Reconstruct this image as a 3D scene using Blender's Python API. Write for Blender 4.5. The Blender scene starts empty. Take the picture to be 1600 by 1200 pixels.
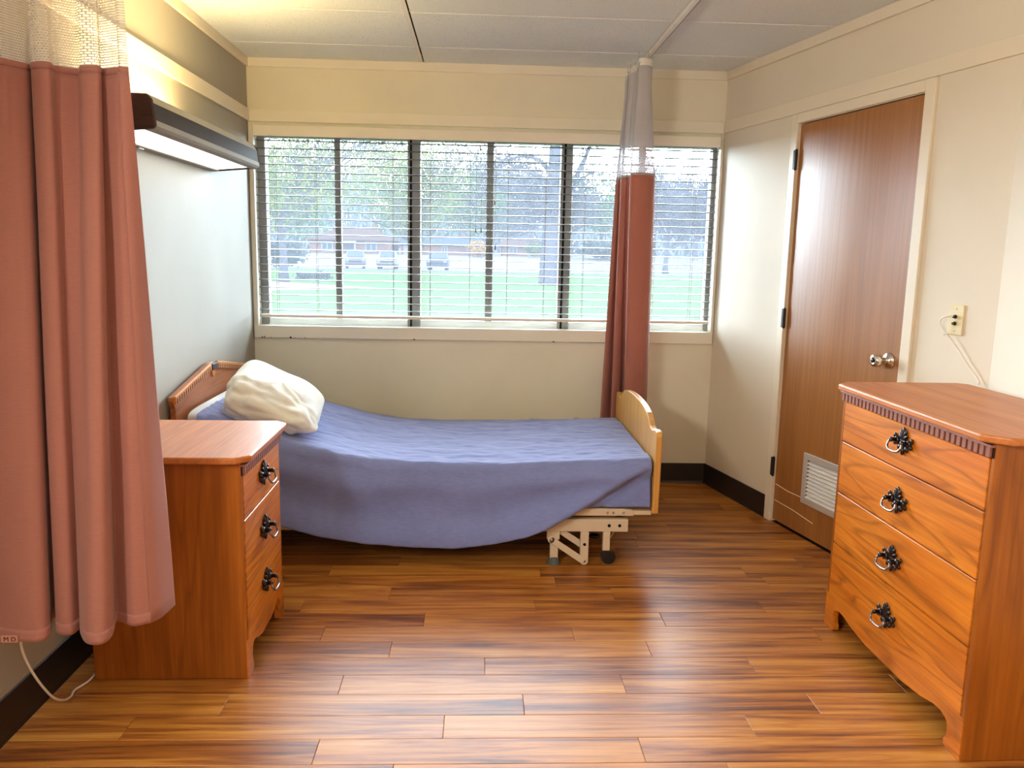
import bpy, bmesh, math, random
import numpy as np
from mathutils import Vector, Matrix, noise

C = bpy.context.scene.collection
SC = bpy.context.scene
PI = math.pi

# ------------------------------------------------------------------ camera, world, lights, exposure
cam_d = bpy.data.cameras.new('camera')
cam = bpy.data.objects.new('camera', cam_d); C.objects.link(cam)
pitch, yaw, roll = -0.1606, -0.0433, 0.0200
fwd = Vector((-math.sin(yaw)*math.cos(pitch), math.cos(yaw)*math.cos(pitch), math.sin(pitch)))
rgt = Vector((math.cos(yaw), math.sin(yaw), 0)); upv = rgt.cross(fwd)
r2 = rgt*math.cos(roll) + upv*math.sin(roll); u2 = -rgt*math.sin(roll) + upv*math.cos(roll)
mw = Matrix((r2, u2, -fwd)).transposed().to_4x4(); mw.translation = (0, 0, 1.3786)
cam.matrix_world = mw
cam_d.sensor_width = 36; cam_d.lens = 1254.1227/1600*36; cam_d.clip_start = .05; cam_d.clip_end = 600
SC.camera = cam
SC.view_settings.view_transform = 'Standard'; SC.view_settings.look = 'None'
SC.view_settings.gamma = 1; SC.view_settings.use_curve_mapping = False
SC.view_settings.exposure = 1.6
SC.cycles.sample_clamp_indirect = 60; SC.cycles.transparent_max_bounces = 24
SC.cycles.max_bounces = 10; SC.cycles.diffuse_bounces = 6
SC.cycles.caustics_reflective = False; SC.cycles.caustics_refractive = False

SKY = 23.0
wld = bpy.data.worlds.new('overcast'); SC.world = wld; wld.use_nodes = True
nt = wld.node_tree; nt.nodes.clear()
tc = nt.nodes.new('ShaderNodeTexCoord'); sx = nt.nodes.new('ShaderNodeSeparateXYZ')
nt.links.new(tc.outputs['Generated'], sx.inputs[0])
ma = nt.nodes.new('ShaderNodeMath'); ma.operation = 'MULTIPLY_ADD'; ma.use_clamp = False
mx = nt.nodes.new('ShaderNodeMath'); mx.operation = 'MAXIMUM'; mx.inputs[1].default_value = 0
nt.links.new(sx.outputs['Z'], mx.inputs[0]); nt.links.new(mx.outputs[0], ma.inputs[0])
ma.inputs[1].default_value = -.65*SKY; ma.inputs[2].default_value = SKY       # hazy bright sky: whitest at the horizon, dimmer overhead
bg = nt.nodes.new('ShaderNodeBackground'); bg.inputs['Color'].default_value = (.78, .89, 1, 1)
nt.links.new(ma.outputs[0], bg.inputs['Strength'])
wo = nt.nodes.new('ShaderNodeOutputWorld'); nt.links.new(bg.outputs[0], wo.inputs[0])

def area(name, loc, rot, sx_, sy_, power, col):
    l = bpy.data.lights.new(name, 'AREA'); l.shape = 'RECTANGLE'; l.size = sx_; l.size_y = sy_
    l.energy = power; l.color = col
    o = bpy.data.objects.new(name, l); C.objects.link(o); o.location = loc; o.rotation_euler = rot
    return o
pl = area('window_portal', (0.05, 5.02, 1.5), (-PI/2, 0, 0), 2.75, 1.2, 1, (1, 1, 1)); pl.data.cycles.is_portal = True
area('left_rear_fill', (-1.14, 0.35, 1.85), (0, -1.35, 0), .22, 1.2, 27, (1, .92, .80))  # added unseen fill behind the viewpoint, brightens the right wall and chest
area('rear_ceiling_fill', (0.5, -0.6, 2.40), (0, 0, 0), 1.2, .6, 4, (1, .93, .83))  # added overhead fill behind the viewpoint, an unseen source without a fixture

# ------------------------------------------------------------------ helpers
class M:
    def __init__(s): s.v = []; s.f = []; s.uv = None
    def add(s, vs, fs):
        n = len(s.v); s.v += [tuple(v) for v in vs]; s.f += [tuple(i+n for i in f) for f in fs]; return s
    def box(s, x0, x1, y0, y1, z0, z1):
        return s.add([(x0,y0,z0),(x1,y0,z0),(x1,y1,z0),(x0,y1,z0),(x0,y0,z1),(x1,y0,z1),(x1,y1,z1),(x0,y1,z1)],
                     [(3,2,1,0),(4,5,6,7),(0,1,5,4),(1,2,6,5),(2,3,7,6),(3,0,4,7)])
    def prism(s, poly, a, b, ax='y'):
        # poly of (p,q); ax 'y': p->x q->z ; 'x': p->y q->z ; 'z': p->x q->y
        mp = {'y': lambda p,q,d:(p,d,q), 'x': lambda p,q,d:(d,p,q), 'z': lambda p,q,d:(p,q,d)}[ax]
        n = len(poly); ar = sum(poly[i][0]*poly[(i+1)%n][1]-poly[(i+1)%n][0]*poly[i][1] for i in range(n))
        if ar < 0: poly = poly[::-1]
        vs = [mp(p,q,a) for p,q in poly] + [mp(p,q,b) for p,q in poly]
        fs = [tuple(range(n-1,-1,-1)), tuple(range(n,2*n))] + [(i,(i+1)%n,(i+1)%n+n,i+n) for i in range(n)]
        flip = (b > a) if ax == 'y' else (b < a)
        if flip: fs = [f[::-1] for f in fs]
        return s.add(vs, fs)
    def tube(s, pts, r, n=8, cap=True):
        pts = [Vector(p) for p in pts]; k = len(pts)
        rs = r if hasattr(r, '__len__') else [r]*k
        t0 = (pts[1]-pts[0]).normalized()
        ref = Vector((0,0,1)) if abs(t0.z) < .9 else Vector((1,0,0))
        nrm = t0.cross(ref).normalized(); vs = []
        for i in range(k):
            t = (pts[min(i+1,k-1)]-pts[max(i-1,0)]).normalized()
            nrm = (nrm - t*nrm.dot(t)).normalized(); bn = t.cross(nrm)
            for j in range(n):
                a = 2*PI*j/n; vs.append(pts[i] + (nrm*math.cos(a)+bn*math.sin(a))*rs[i])
        fs = []
        for i in range(k-1):
            for j in range(n):
                fs.append((i*n+j, i*n+(j+1)%n, (i+1)*n+(j+1)%n, (i+1)*n+j))
        if cap: fs += [tuple(range(n-1,-1,-1)), tuple((k-1)*n+j for j in range(n))]
        return s.add(vs, fs)
    def lathe(s, prof, o, ax, n=20):
        # prof list of (radius, height along ax)
        ax = Vector(ax).normalized(); ref = Vector((0,0,1)) if abs(ax.z) < .9 else Vector((1,0,0))
        a1 = ax.cross(ref).normalized(); a2 = ax.cross(a1); o = Vector(o); vs = []
        for r, h in prof:
            for j in range(n):
                a = 2*PI*j/n; vs.append(o + ax*h + (a1*math.cos(a)+a2*math.sin(a))*r)
        fs = []
        for i in range(len(prof)-1):
            for j in range(n): fs.append((i*n+j, i*n+(j+1)%n, (i+1)*n+(j+1)%n, (i+1)*n+j))
        fs += [tuple(range(n-1,-1,-1)), tuple((len(prof)-1)*n+j for j in range(n))]
        return s.add(vs, fs)
    def ell(s, c, rx, ry, rz, n=12, m=8, rot=None):
        vs = []; c = Vector(c)
        for i in range(1, m):
            th = PI*i/m
            for j in range(n):
                a = 2*PI*j/n; p = Vector((rx*math.sin(th)*math.cos(a), ry*math.sin(th)*math.sin(a), rz*math.cos(th)))
                if rot: p = rot @ p
                vs.append(c+p)
        top = Vector((0,0,rz)); bot = Vector((0,0,-rz))
        if rot: top = rot@top; bot = rot@bot
        vs += [c+top, c+bot]; k = (m-1)*n; fs = []
        for i in range(m-2):
            for j in range(n): fs.append((i*n+j, (i+1)*n+j, (i+1)*n+(j+1)%n, i*n+(j+1)%n))
        for j in range(n):
            fs.append((k, j, (j+1)%n)); fs.append((k+1, (m-2)*n+(j+1)%n, (m-2)*n+j))
        return s.add(vs, fs)
    def grid(s, fn, nu, nv, uvfn=None):
        base = len(s.v); vs = [fn(i/(nu-1), j/(nv-1)) for i in range(nu) for j in range(nv)]
        fs = [(i*nv+j, (i+1)*nv+j, (i+1)*nv+j+1, i*nv+j+1) for i in range(nu-1) for j in range(nv-1)]
        s.add(vs, fs)
        if uvfn: s.uv = [uvfn(i/(nu-1), j/(nv-1)) for i in range(nu) for j in range(nv)]
        return s
    def mesh(s, name):
        me = bpy.data.meshes.new(name); me.from_pydata([tuple(v) for v in s.v], [], s.f); me.update()
        if s.uv:
            l = me.uv_layers.new(name='UVMap')
            for lp in me.loops: l.data[lp.index].uv = s.uv[lp.vertex_index]
        return me
    def build(s, name, mat, parent=None, bevel=0, smooth=False, label=None, kind=None, thick=0, sub=0, seg=2):
        me = s.mesh(name)
        if mat: me.materials.append(mat)
        if smooth: me.polygons.foreach_set('use_smooth', [True]*len(me.polygons))
        o = bpy.data.objects.new(name, me); C.objects.link(o); o.parent = parent
        if thick:
            m = o.modifiers.new('thickness', 'SOLIDIFY'); m.thickness = thick; m.offset = 0
        if bevel:
            m = o.modifiers.new('bevel', 'BEVEL'); m.width = bevel; m.segments = seg; m.limit_method = 'ANGLE'; m.angle_limit = math.radians(35)
        if sub:
            m = o.modifiers.new('sub', 'SUBSURF'); m.levels = sub; m.render_levels = sub
        if label: o['label'] = label
        if kind: o['kind'] = kind
        return o

def tag(o, label, cat, group=None, kind=None):
    o['label'] = label; o['category'] = cat
    if group: o['group'] = group
    if kind: o['kind'] = kind
    return o
def empty(name, loc=(0,0,0), rz=0, label=None, cat=None, group=None, kind=None):
    o = bpy.data.objects.new(name, None); C.objects.link(o); o.location = loc; o.rotation_euler = (0,0,rz); o.empty_display_size = .1
    if label: tag(o, label, cat, group, kind)
    return o
def dup(src, parent, loc=None):
    o = src.copy(); C.objects.link(o); o.parent = parent
    if loc is not None: o.location = loc
    return o
def copy_tree(o, parent=None):
    c = o.copy(); C.objects.link(c); c.parent = parent
    for ch in list(o.children): copy_tree(ch, c)
    return c
def crom(pts, n):
    # Catmull-Rom through points, n samples per span
    P = [Vector(p) for p in pts]; out = []
    for i in range(len(P)-1):
        a = P[max(i-1,0)]; b = P[i]; c = P[i+1]; d = P[min(i+2,len(P)-1)]
        for k in range(n):
            t = k/n; out.append(.5*((2*b)+(c-a)*t+(2*a-5*b+4*c-d)*t*t+(3*b-a-3*c+d)*t**3))
    out.append(P[-1]); return out

# ------------------------------------------------------------------ materials
def newmat(name):
    m = bpy.data.materials.new(name); m.use_nodes = True; m.node_tree.nodes.clear(); return m, m.node_tree
def N(nt, t, **kw):
    n = nt.nodes.new(t)
    for k, v in kw.items(): setattr(n, k, v)
    return n
def coords(nt, scale=(1,1,1), rnd=False, kind='Object', rot=(0,0,0)):
    tc = N(nt, 'ShaderNodeTexCoord'); mp = N(nt, 'ShaderNodeMapping'); mp.inputs['Scale'].default_value = scale
    mp.inputs['Rotation'].default_value = rot
    src = tc.outputs[kind]
    if rnd:
        oi = N(nt, 'ShaderNodeObjectInfo'); ml = N(nt, 'ShaderNodeMath', operation='MULTIPLY'); ml.inputs[1].default_value = 57.3
        nt.links.new(oi.outputs['Random'], ml.inputs[0])
        ad = N(nt, 'ShaderNodeVectorMath', operation='ADD'); nt.links.new(src, ad.inputs[0]); nt.links.new(ml.outputs[0], ad.inputs[1]); src = ad.outputs[0]
    nt.links.new(src, mp.inputs['Vector']); return mp.outputs[0]
def ramp(nt, fac, stops):
    r = N(nt, 'ShaderNodeValToRGB'); cr = r.color_ramp
    while len(cr.elements) < len(stops): cr.elements.new(.5)
    for e, (p, c) in zip(cr.elements, stops): e.position = p; e.color = (*c, 1)
    nt.links.new(fac, r.inputs[0]); return r.outputs[0]
def mixc(nt, fac, a, b, mode='MIX'):
    m = N(nt, 'ShaderNodeMix', data_type='RGBA', blend_type=mode)
    for s, v in ((m.inputs[0], fac), (m.inputs[6], a), (m.inputs[7], b)):
        if hasattr(v, 'links'): nt.links.new(v, s)
        elif isinstance(v, (int, float)): s.default_value = v
        else: s.default_value = (*v, 1)
    return m.outputs[2]
def noise_tex(nt, vec, scale, detail=3, rough=.55, dist=0):
    n = N(nt, 'ShaderNodeTexNoise'); n.inputs['Scale'].default_value = scale; n.inputs['Detail'].default_value = detail
    n.inputs['Roughness'].default_value = rough; n.inputs['Distortion'].default_value = dist
    nt.links.new(vec, n.inputs['Vector']); return n.outputs['Fac']
def finish(nt, col, rough=.5, spec=.5, bump=None, bstr=.1, bdist=.01, metal=0, **kw):
    b = N(nt, 'ShaderNodeBsdfPrincipled')
    if hasattr(col, 'links'): nt.links.new(col, b.inputs['Base Color'])
    else: b.inputs['Base Color'].default_value = (*col, 1)
    if hasattr(rough, 'links'): nt.links.new(rough, b.inputs['Roughness'])
    else: b.inputs['Roughness'].default_value = rough
    b.inputs['Specular IOR Level'].default_value = spec; b.inputs['Metallic'].default_value = metal
    for k, v in kw.items(): b.inputs[k].default_value = v
    if bump is not None:
        bp = N(nt, 'ShaderNodeBump'); bp.inputs['Strength'].default_value = bstr; bp.inputs['Distance'].default_value = bdist
        nt.links.new(bump, bp.inputs['Height']); nt.links.new(bp.outputs[0], b.inputs['Normal'])
    o = N(nt, 'ShaderNodeOutputMaterial'); nt.links.new(b.outputs[0], o.inputs[0]); return b
def plain(name, col, rough=.5, spec=.5, metal=0, var=.06, scale=8, bump=.03, **kw):
    m, nt = newmat(name); v = coords(nt); f = noise_tex(nt, v, scale, 4)
    lo = tuple(c*(1-var) for c in col); hi = tuple(min(1, c*(1+var)) for c in col)
    finish(nt, ramp(nt, f, [(.3, lo), (.7, hi)]), rough, spec, f, bump, .002, metal, **kw); return m
def wood(name, dark, mid, light, grain='x', rough=.35, scale=1., rings=5., lines=.5, spec=.5, rnd=False, coat=0):
    m, nt = newmat(name)
    ax = {'x': (1,9,9), 'y': (9,1,9), 'z': (9,9,1)}[grain]
    v = coords(nt, tuple(a*scale for a in ax), rnd)
    n1 = noise_tex(nt, v, .55, 2, .45, .5)
    ml = N(nt, 'ShaderNodeMath', operation='MULTIPLY'); ml.inputs[1].default_value = rings*2; nt.links.new(n1, ml.inputs[0])
    fr = N(nt, 'ShaderNodeMath', operation='FRACT'); nt.links.new(ml.outputs[0], fr.inputs[0])
    band = ramp(nt, fr.outputs[0], [(0, (1,1,1)), (.25, (.15,.15,.15)), (.8, (0,0,0)), (1, (.9,.9,.9))])
    n2 = noise_tex(nt, v, 1.1, 6, .6, .3)
    base = ramp(nt, n2, [(.3, mid), (.62, light)])
    v3 = coords(nt, tuple({1:2,9:110}[a] for a in ax), rnd); n3 = noise_tex(nt, v3, 1, 3)
    lf = N(nt, 'ShaderNodeMath', operation='MULTIPLY'); lf.inputs[1].default_value = lines; nt.links.new(band, lf.inputs[0])
    c = mixc(nt, lf.outputs[0], base, dark)
    fib = ramp(nt, n3, [(.35, (.80,.78,.76)), (.65, (1,1,1))]); c = mixc(nt, 1., c, fib, 'MULTIPLY')
    finish(nt, c, rough, spec, n3, .05, .002, **({'Coat Weight': coat, 'Coat Roughness': .25} if coat else {})); return m

def s2l(r, g, b): return tuple(((c/255+.055)/1.055)**2.4 if c > 10 else c/255/12.92 for c in (r, g, b))

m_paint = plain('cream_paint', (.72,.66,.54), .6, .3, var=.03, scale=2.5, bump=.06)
m_paintl = plain('cream_paint_dimmed', (.37,.345,.285), .6, .3, var=.03, scale=2.5, bump=.06)  # cream wall paint darkened, dimmer light put into the left wall's colour
m_paintb = plain('cream_paint_brightened', (.78,.745,.60), .55, .3, var=.03, scale=2.5, bump=.06)  # cream wall paint lightened, extra brightness put into the window wall's colour
m_trim = plain('ivory_trim_paint', (.76,.69,.55), .38, .5, var=.02, scale=5)
m_trimb = plain('ivory_window_trim_paint', (.82,.78,.66), .45, .4, var=.02, scale=5)
m_base = plain('dark_brown_vinyl', (.018,.013,.012), .35, .5, var=.2)
m_white = plain('white_paint', (.80,.80,.78), .4, .5, var=.02)
m_slat = plain('darkened_vinyl_slat', (.10,.107,.115), .45, .4, var=.02)  # white slats coloured dark, shade of their undersides put into the base colour
m_alum = plain('window_aluminium', (.27,.265,.25), .45, .5, var=.08, scale=20)
m_black = plain('flat_black', (.006,.006,.006), .7, .2)
m_cream_metal = plain('cream_enamel_metal', (.66,.55,.40), .38, .5, var=.05)
m_rubber = plain('grey_rubber', (.10,.11,.10), .6, .3)
m_blackplastic = plain('black_plastic', (.012,.012,.012), .25, .5)
m_chrome = plain('chrome', (.75,.73,.70), .16, .5, 1, var=.03)
m_bolt = plain('zinc_bolt', (.45,.40,.32), .35, .5, .9)
m_iron = plain('antique_pewter', (.055,.046,.046), .32, .6, .85, var=.35, scale=60)
m_bail = plain('polished_pewter', (.26,.24,.23), .28, .6, .9, var=.1, scale=60)
m_hinge = plain('dark_bronze', (.02,.016,.014), .45, .4, .5)
m_louvre = plain('silver_painted_metal', (.60,.58,.56), .4, .5, .3, var=.03)
m_slatv = plain('light_vent_slat', (.80,.79,.76), .45, .5, 0, var=.02)
m_cord = plain('white_cord', (.82,.78,.70), .4, .5)
m_ivoryplastic = plain('ivory_plastic', (.72,.63,.38), .35, .5, var=.02)

W_OR = (s2l(120,58,12), s2l(196,112,36), s2l(214,134,56))
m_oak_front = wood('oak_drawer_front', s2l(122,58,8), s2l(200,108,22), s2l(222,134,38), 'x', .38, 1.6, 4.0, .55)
m_oak_side = wood('oak_side_shaded', s2l(92,42,6), s2l(152,82,18), s2l(174,100,28), 'z', .38, 1.5, 3., .35)  # oak darkened, shade on the side panels put into the colour
m_oak_top = wood('oak_top', s2l(150,80,36), s2l(190,112,58), s2l(204,128,70), 'x', .40, 1.3, 3., .3, spec=.3)
m_dentil = wood('dark_walnut_moulding', s2l(80,40,32), s2l(140,88,72), s2l(158,102,84), 'z', .4, 3, 3., .3)
m_dark_reveal = plain('dark_reveal', s2l(36,9,6), .5, .4)
m_head = wood('headboard_oak', s2l(120,58,26), s2l(178,104,58), s2l(196,120,70), 'y', .4, 1.4, 3., .3)
m_headedge = wood('headboard_edge', s2l(180,90,30), s2l(222,140,64), s2l(232,152,74), 'y', .4, 1.4, 3., .2)
m_maple = wood('maple_footboard', s2l(176,122,56), s2l(214,158,80), s2l(226,174,96), 'z', .38, 1.4, 3., .25)
m_door = wood('door_veneer', s2l(130,80,38), s2l(158,104,54), s2l(170,116,64), 'z', .32, .5, 1.2, .07, coat=.15)
m_brownlam = wood('dark_woodgrain_laminate', s2l(24,10,10), s2l(56,28,26), s2l(70,38,34), 'x', .4, 3, 5., .5)

# floor planks
m_plank, nt = newmat('plank_laminate')
v = coords(nt, (1.3, 22, 1), True)
n1 = noise_tex(nt, v, .9, 5, .6, .9)
n2 = noise_tex(nt, v, 2.6, 4, .65, .5)
mm = N(nt, 'ShaderNodeMath', operation='MULTIPLY_ADD'); mm.inputs[1].default_value = .72
ms = N(nt, 'ShaderNodeMath', operation='MULTIPLY'); ms.inputs[1].default_value = .28
nt.links.new(n1, mm.inputs[0]); nt.links.new(n2, ms.inputs[0]); nt.links.new(ms.outputs[0], mm.inputs[2])
oi = N(nt, 'ShaderNodeObjectInfo'); mr = N(nt, 'ShaderNodeMath', operation='MULTIPLY_ADD'); mr.inputs[1].default_value = .08; mr.inputs[2].default_value = -.04
nt.links.new(oi.outputs['Random'], mr.inputs[0])
ms2 = N(nt, 'ShaderNodeMath', operation='ADD'); nt.links.new(mm.outputs[0], ms2.inputs[0]); nt.links.new(mr.outputs[0], ms2.inputs[1])
pc = ramp(nt, ms2.outputs[0], [(.28, s2l(66,34,18)), (.38, s2l(118,66,30)), (.47, s2l(164,100,42)), (.56, s2l(194,130,56)), (.70, s2l(216,160,80))])
v3 = coords(nt, (3, 160, 1), True); n3 = noise_tex(nt, v3, 1, 3)
fib = ramp(nt, n3, [(.35, (.82,.80,.78)), (.65, (1,1,1))]); pc = mixc(nt, 1., pc, fib, 'MULTIPLY')
finish(nt, pc, .36, .4, n3, .04, .001)
m_sub = plain('dark_joint', (.02,.012,.008), .7, .2)
m_planksub = wood('plain_floor', s2l(60,28,18), s2l(140,80,44), s2l(190,125,64), 'x', .32, 1., 4., .3)

# ceiling tile
m_tile, nt = newmat('mineral_fibre_tile')
v = coords(nt, (1,1,1), True); n1 = noise_tex(nt, v, 190, 2, .6); n2 = noise_tex(nt, v, 3, 3)
c = ramp(nt, n1, [(.30, (.45,.45,.46)), (.40, (.78,.84,.84))]); c2 = mixc(nt, n2, (.92,.92,.92), (1,1,1)); c = mixc(nt, 1., c, c2, 'MULTIPLY')
finish(nt, c, .9, .1, n1, .25, .003)
m_tee = plain('white_grid_metal', (.72,.71,.68), .4, .4)

# fabric
def fabric(name, col, dark, fine=(260,260,260), trans=.25, rough=.85, bstr=.15, tcol=None, sheen=.2):
    m, nt = newmat(name); v = coords(nt, fine); n1 = noise_tex(nt, v, 1, 2)
    v2 = coords(nt); n2 = noise_tex(nt, v2, 6, 4)
    c = mixc(nt, n1, dark, col); c = mixc(nt, 1., c, ramp(nt, n2, [(.3, (.93,.93,.93)), (.7, (1,1,1))]), 'MULTIPLY')
    b = N(nt, 'ShaderNodeBsdfPrincipled'); nt.links.new(c, b.inputs['Base Color']); b.inputs['Roughness'].default_value = rough
    b.inputs['Specular IOR Level'].default_value = .2; b.inputs['Sheen Weight'].default_value = sheen
    bp = N(nt, 'ShaderNodeBump'); bp.inputs['Strength'].default_value = bstr; bp.inputs['Distance'].default_value = .001
    nt.links.new(n1, bp.inputs['Height']); nt.links.new(bp.outputs[0], b.inputs['Normal'])
    o = N(nt, 'ShaderNodeOutputMaterial')
    if trans:
        t = N(nt, 'ShaderNodeBsdfTranslucent'); 
        if tcol: t.inputs['Color'].default_value = (*tcol, 1)
        else: nt.links.new(c, t.inputs['Color'])
        mxs = N(nt, 'ShaderNodeMixShader'); mxs.inputs[0].default_value = trans
        nt.links.new(b.outputs[0], mxs.inputs[1]); nt.links.new(t.outputs[0], mxs.inputs[2]); nt.links.new(mxs.outputs[0], o.inputs[0])
    else: nt.links.new(b.outputs[0], o.inputs[0])
    return m
m_pink = fabric('terracotta_rose_curtain', s2l(186,128,113), s2l(168,109,95), (60,60,420), .18, tcol=s2l(214,146,128))
m_pinkhem = fabric('terracotta_rose_hem', s2l(182,124,110), s2l(166,108,96), (300,300,300), .10)
m_sheet = fabric('slate_blue_sheet', s2l(132,145,204), s2l(114,127,184), (35,120,120), .0, bstr=.35, sheen=.3)
m_pillow = fabric('white_pillowcase', (.92,.92,.86), (.88,.87,.80), (200,200,200), .12, bstr=.1)
m_mattress = fabric('white_mattress_ticking', (.82,.82,.82), (.75,.75,.77), (90,90,90), 0)

m_mesh, nt = newmat('curtain_netting')
tcn = N(nt, 'ShaderNodeTexCoord'); br = N(nt, 'ShaderNodeTexBrick'); br.offset = .5
nt.links.new(tcn.outputs['UV'], br.inputs['Vector'])
br.inputs['Scale'].default_value = 1; br.inputs['Brick Width'].default_value = .0095; br.inputs['Row Height'].default_value = .0062
br.inputs['Mortar Size'].default_value = .0013; br.inputs['Mortar Smooth'].default_value = .1
df = N(nt, 'ShaderNodeBsdfDiffuse'); df.inputs['Color'].default_value = (.80,.74,.72,1)
tl = N(nt, 'ShaderNodeBsdfTranslucent'); tl.inputs['Color'].default_value = (.80,.74,.72,1)
m1 = N(nt, 'ShaderNodeMixShader'); m1.inputs[0].default_value = .35; nt.links.new(df.outputs[0], m1.inputs[1]); nt.links.new(tl.outputs[0], m1.inputs[2])
tr = N(nt, 'ShaderNodeBsdfTransparent'); m2 = N(nt, 'ShaderNodeMixShader'); nt.links.new(br.outputs['Fac'], m2.inputs[0])
nt.links.new(tr.outputs[0], m2.inputs[1]); nt.links.new(m1.outputs[0], m2.inputs[2])
oo = N(nt, 'ShaderNodeOutputMaterial'); nt.links.new(m2.outputs[0], oo.inputs[0])

# window glass: clear pane with a translucent veil added for haze over the view
m_glass, nt = newmat('veiled_window_glass')
tr = N(nt, 'ShaderNodeBsdfTransparent'); tr.inputs['Color'].default_value = (.95,.98,.98,1)
tl = N(nt, 'ShaderNodeBsdfTranslucent'); tl.inputs['Color'].default_value = (.80,.86,1,1)
m1 = N(nt, 'ShaderNodeMixShader'); m1.inputs[0].default_value = .017
nt.links.new(tr.outputs[0], m1.inputs[1]); nt.links.new(tl.outputs[0], m1.inputs[2])
gl = N(nt, 'ShaderNodeBsdfGlossy'); gl.inputs['Roughness'].default_value = .03
fr = N(nt, 'ShaderNodeFresnel'); fr.inputs[0].default_value = 1.3
m2 = N(nt, 'ShaderNodeMixShader'); nt.links.new(fr.outputs[0], m2.inputs[0]); nt.links.new(m1.outputs[0], m2.inputs[1]); nt.links.new(gl.outputs[0], m2.inputs[2])
oo = N(nt, 'ShaderNodeOutputMaterial'); nt.links.new(m2.outputs[0], oo.inputs[0])

m_mesh2 = m_mesh.copy(); m_mesh2.name = 'bunched_netting'
for n_ in m_mesh2.node_tree.nodes:
    if n_.type == 'TEX_BRICK': n_.inputs['Mortar Size'].default_value = .0034; n_.inputs['Brick Width'].default_value = .011; n_.inputs['Row Height'].default_value = .0085
    if n_.type in ('BSDF_DIFFUSE','BSDF_TRANSLUCENT'): n_.inputs['Color'].default_value = (.60,.58,.62,1)

def emis(name, col, st):
    m, nt = newmat(name); e = N(nt, 'ShaderNodeEmission'); e.inputs[0].default_value = (*col,1); e.inputs[1].default_value = st
    o = N(nt, 'ShaderNodeOutputMaterial'); nt.links.new(e.outputs[0], o.inputs[0]); return m
m_lens = emis('lit_lens', (1,.95,.86), 1.4)
m_uplens = emis('lit_upper_lens', (1,.72,.33), 23.0)

# ------------------------------------------------------------------ room shell
D = 4.7816; XL = -1.3205; XR = 1.4141; TR = .2276; YC = 2.815; XC = XR + TR*(D-YC); YN = -1.6; ZC = 2.435
L = math.sqrt(1+TR*TR); tx, ty = TR/L, -1/L; nx, ny = -1/L, -TR/L          # along the slanted wall (towards the camera), into the room
RZW = math.atan2(ty, tx); SC_ = (D-YC)*L                                     # wall frame rotation, length of slanted wall
def WP(s, n, z): return (XR+tx*s+nx*n, D+ty*s+ny*n, z)

room = [(XL,YN),(XC,YN),(XC,YC),(XR,D),(XL,D)]
def clip(poly, inside=room):
    out = poly
    for i in range(len(inside)):
        a, b = inside[i], inside[(i+1)%len(inside)]
        side = lambda p: (b[0]-a[0])*(p[1]-a[1])-(b[1]-a[1])*(p[0]-a[0])
        new = []
        for j in range(len(out)):
            p, q = out[j], out[(j+1)%len(out)]; sp, sq = side(p), side(q)
            if sp >= 0: new.append(p)
            if sp*sq < 0:
                t = sp/(sp-sq); new.append((p[0]+(q[0]-p[0])*t, p[1]+(q[1]-p[1])*t))
        out = new
        if not out: return []
    return out
def parea(p): return abs(sum(p[i][0]*p[(i+1)%len(p)][1]-p[(i+1)%len(p)][0]*p[i][1] for i in range(len(p))))/2
def center(p): return (sum(a for a, _ in p)/len(p), sum(b for _, b in p)/len(p))

big = [(XL-.1,YN-.1),(XC+.5,YN-.1),(XC+.5,D+.2),(XL-.1,D+.2)]
floor = M().prism(big, -.08, -.004, 'z').build('floor', m_sub)
tag(floor, 'brown wood-look plank floor of the whole room', 'floor', kind='structure')
rng = random.Random(4)
known = {0:.478, 1:-.087, 2:.155, 3:.488, 4:.036, 5:.621, 6:.363, 7:-.191, 8:.24, 9:-.346, 10:.343}
PWD, PLN = .1173, .915
def add_plank(poly, parent):
    cx, cy = center(poly); cxp = sorted(poly)
    loc = [(a-cx, b-cy) for a, b in poly]; n = len(loc)
    ins = [(a*(1-.0012/max(abs(a),.01)) if abs(a) > .01 else a, b*(1-.0012/max(abs(b),.01)) if abs(b) > .01 else b) for a, b in loc]
    m = M(); vs = [(a,b,-.006) for a,b in loc]+[(a,b,-.0012) for a,b in loc]+[(a,b,0) for a,b in ins]
    fs = [(i,(i+1)%n,(i+1)%n+n,i+n) for i in range(n)]+[(i+n,(i+1)%n+n,(i+1)%n+2*n,i+2*n) for i in range(n)]+[tuple(2*n+i for i in range(n))]
    m.add(vs, fs); o = m.build('plank', m_plank, parent); o.location = (cx, cy, 0); return o
k = -9
while 2.003+k*PWD < D:
    y0 = 2.003+k*PWD; y1 = y0+PWD
    j0 = known.get(k, rng.uniform(0, PLN)); x = j0-PLN*math.ceil((j0-XL+.2)/PLN)
    while x < XC+.1:
        p = clip([(x+.0004,y0+.0004),(x+PLN-.0004,y0+.0004),(x+PLN-.0004,y1-.0004),(x+.0004,y1-.0004)])
        if len(p) > 2 and parea(p) > .001: add_plank(p, floor)
        x += PLN
    k += 1
M().box(XL, XC, YN, 2.003-9*PWD, -.005, 0).build('floor_sheet', m_planksub, floor)

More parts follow.
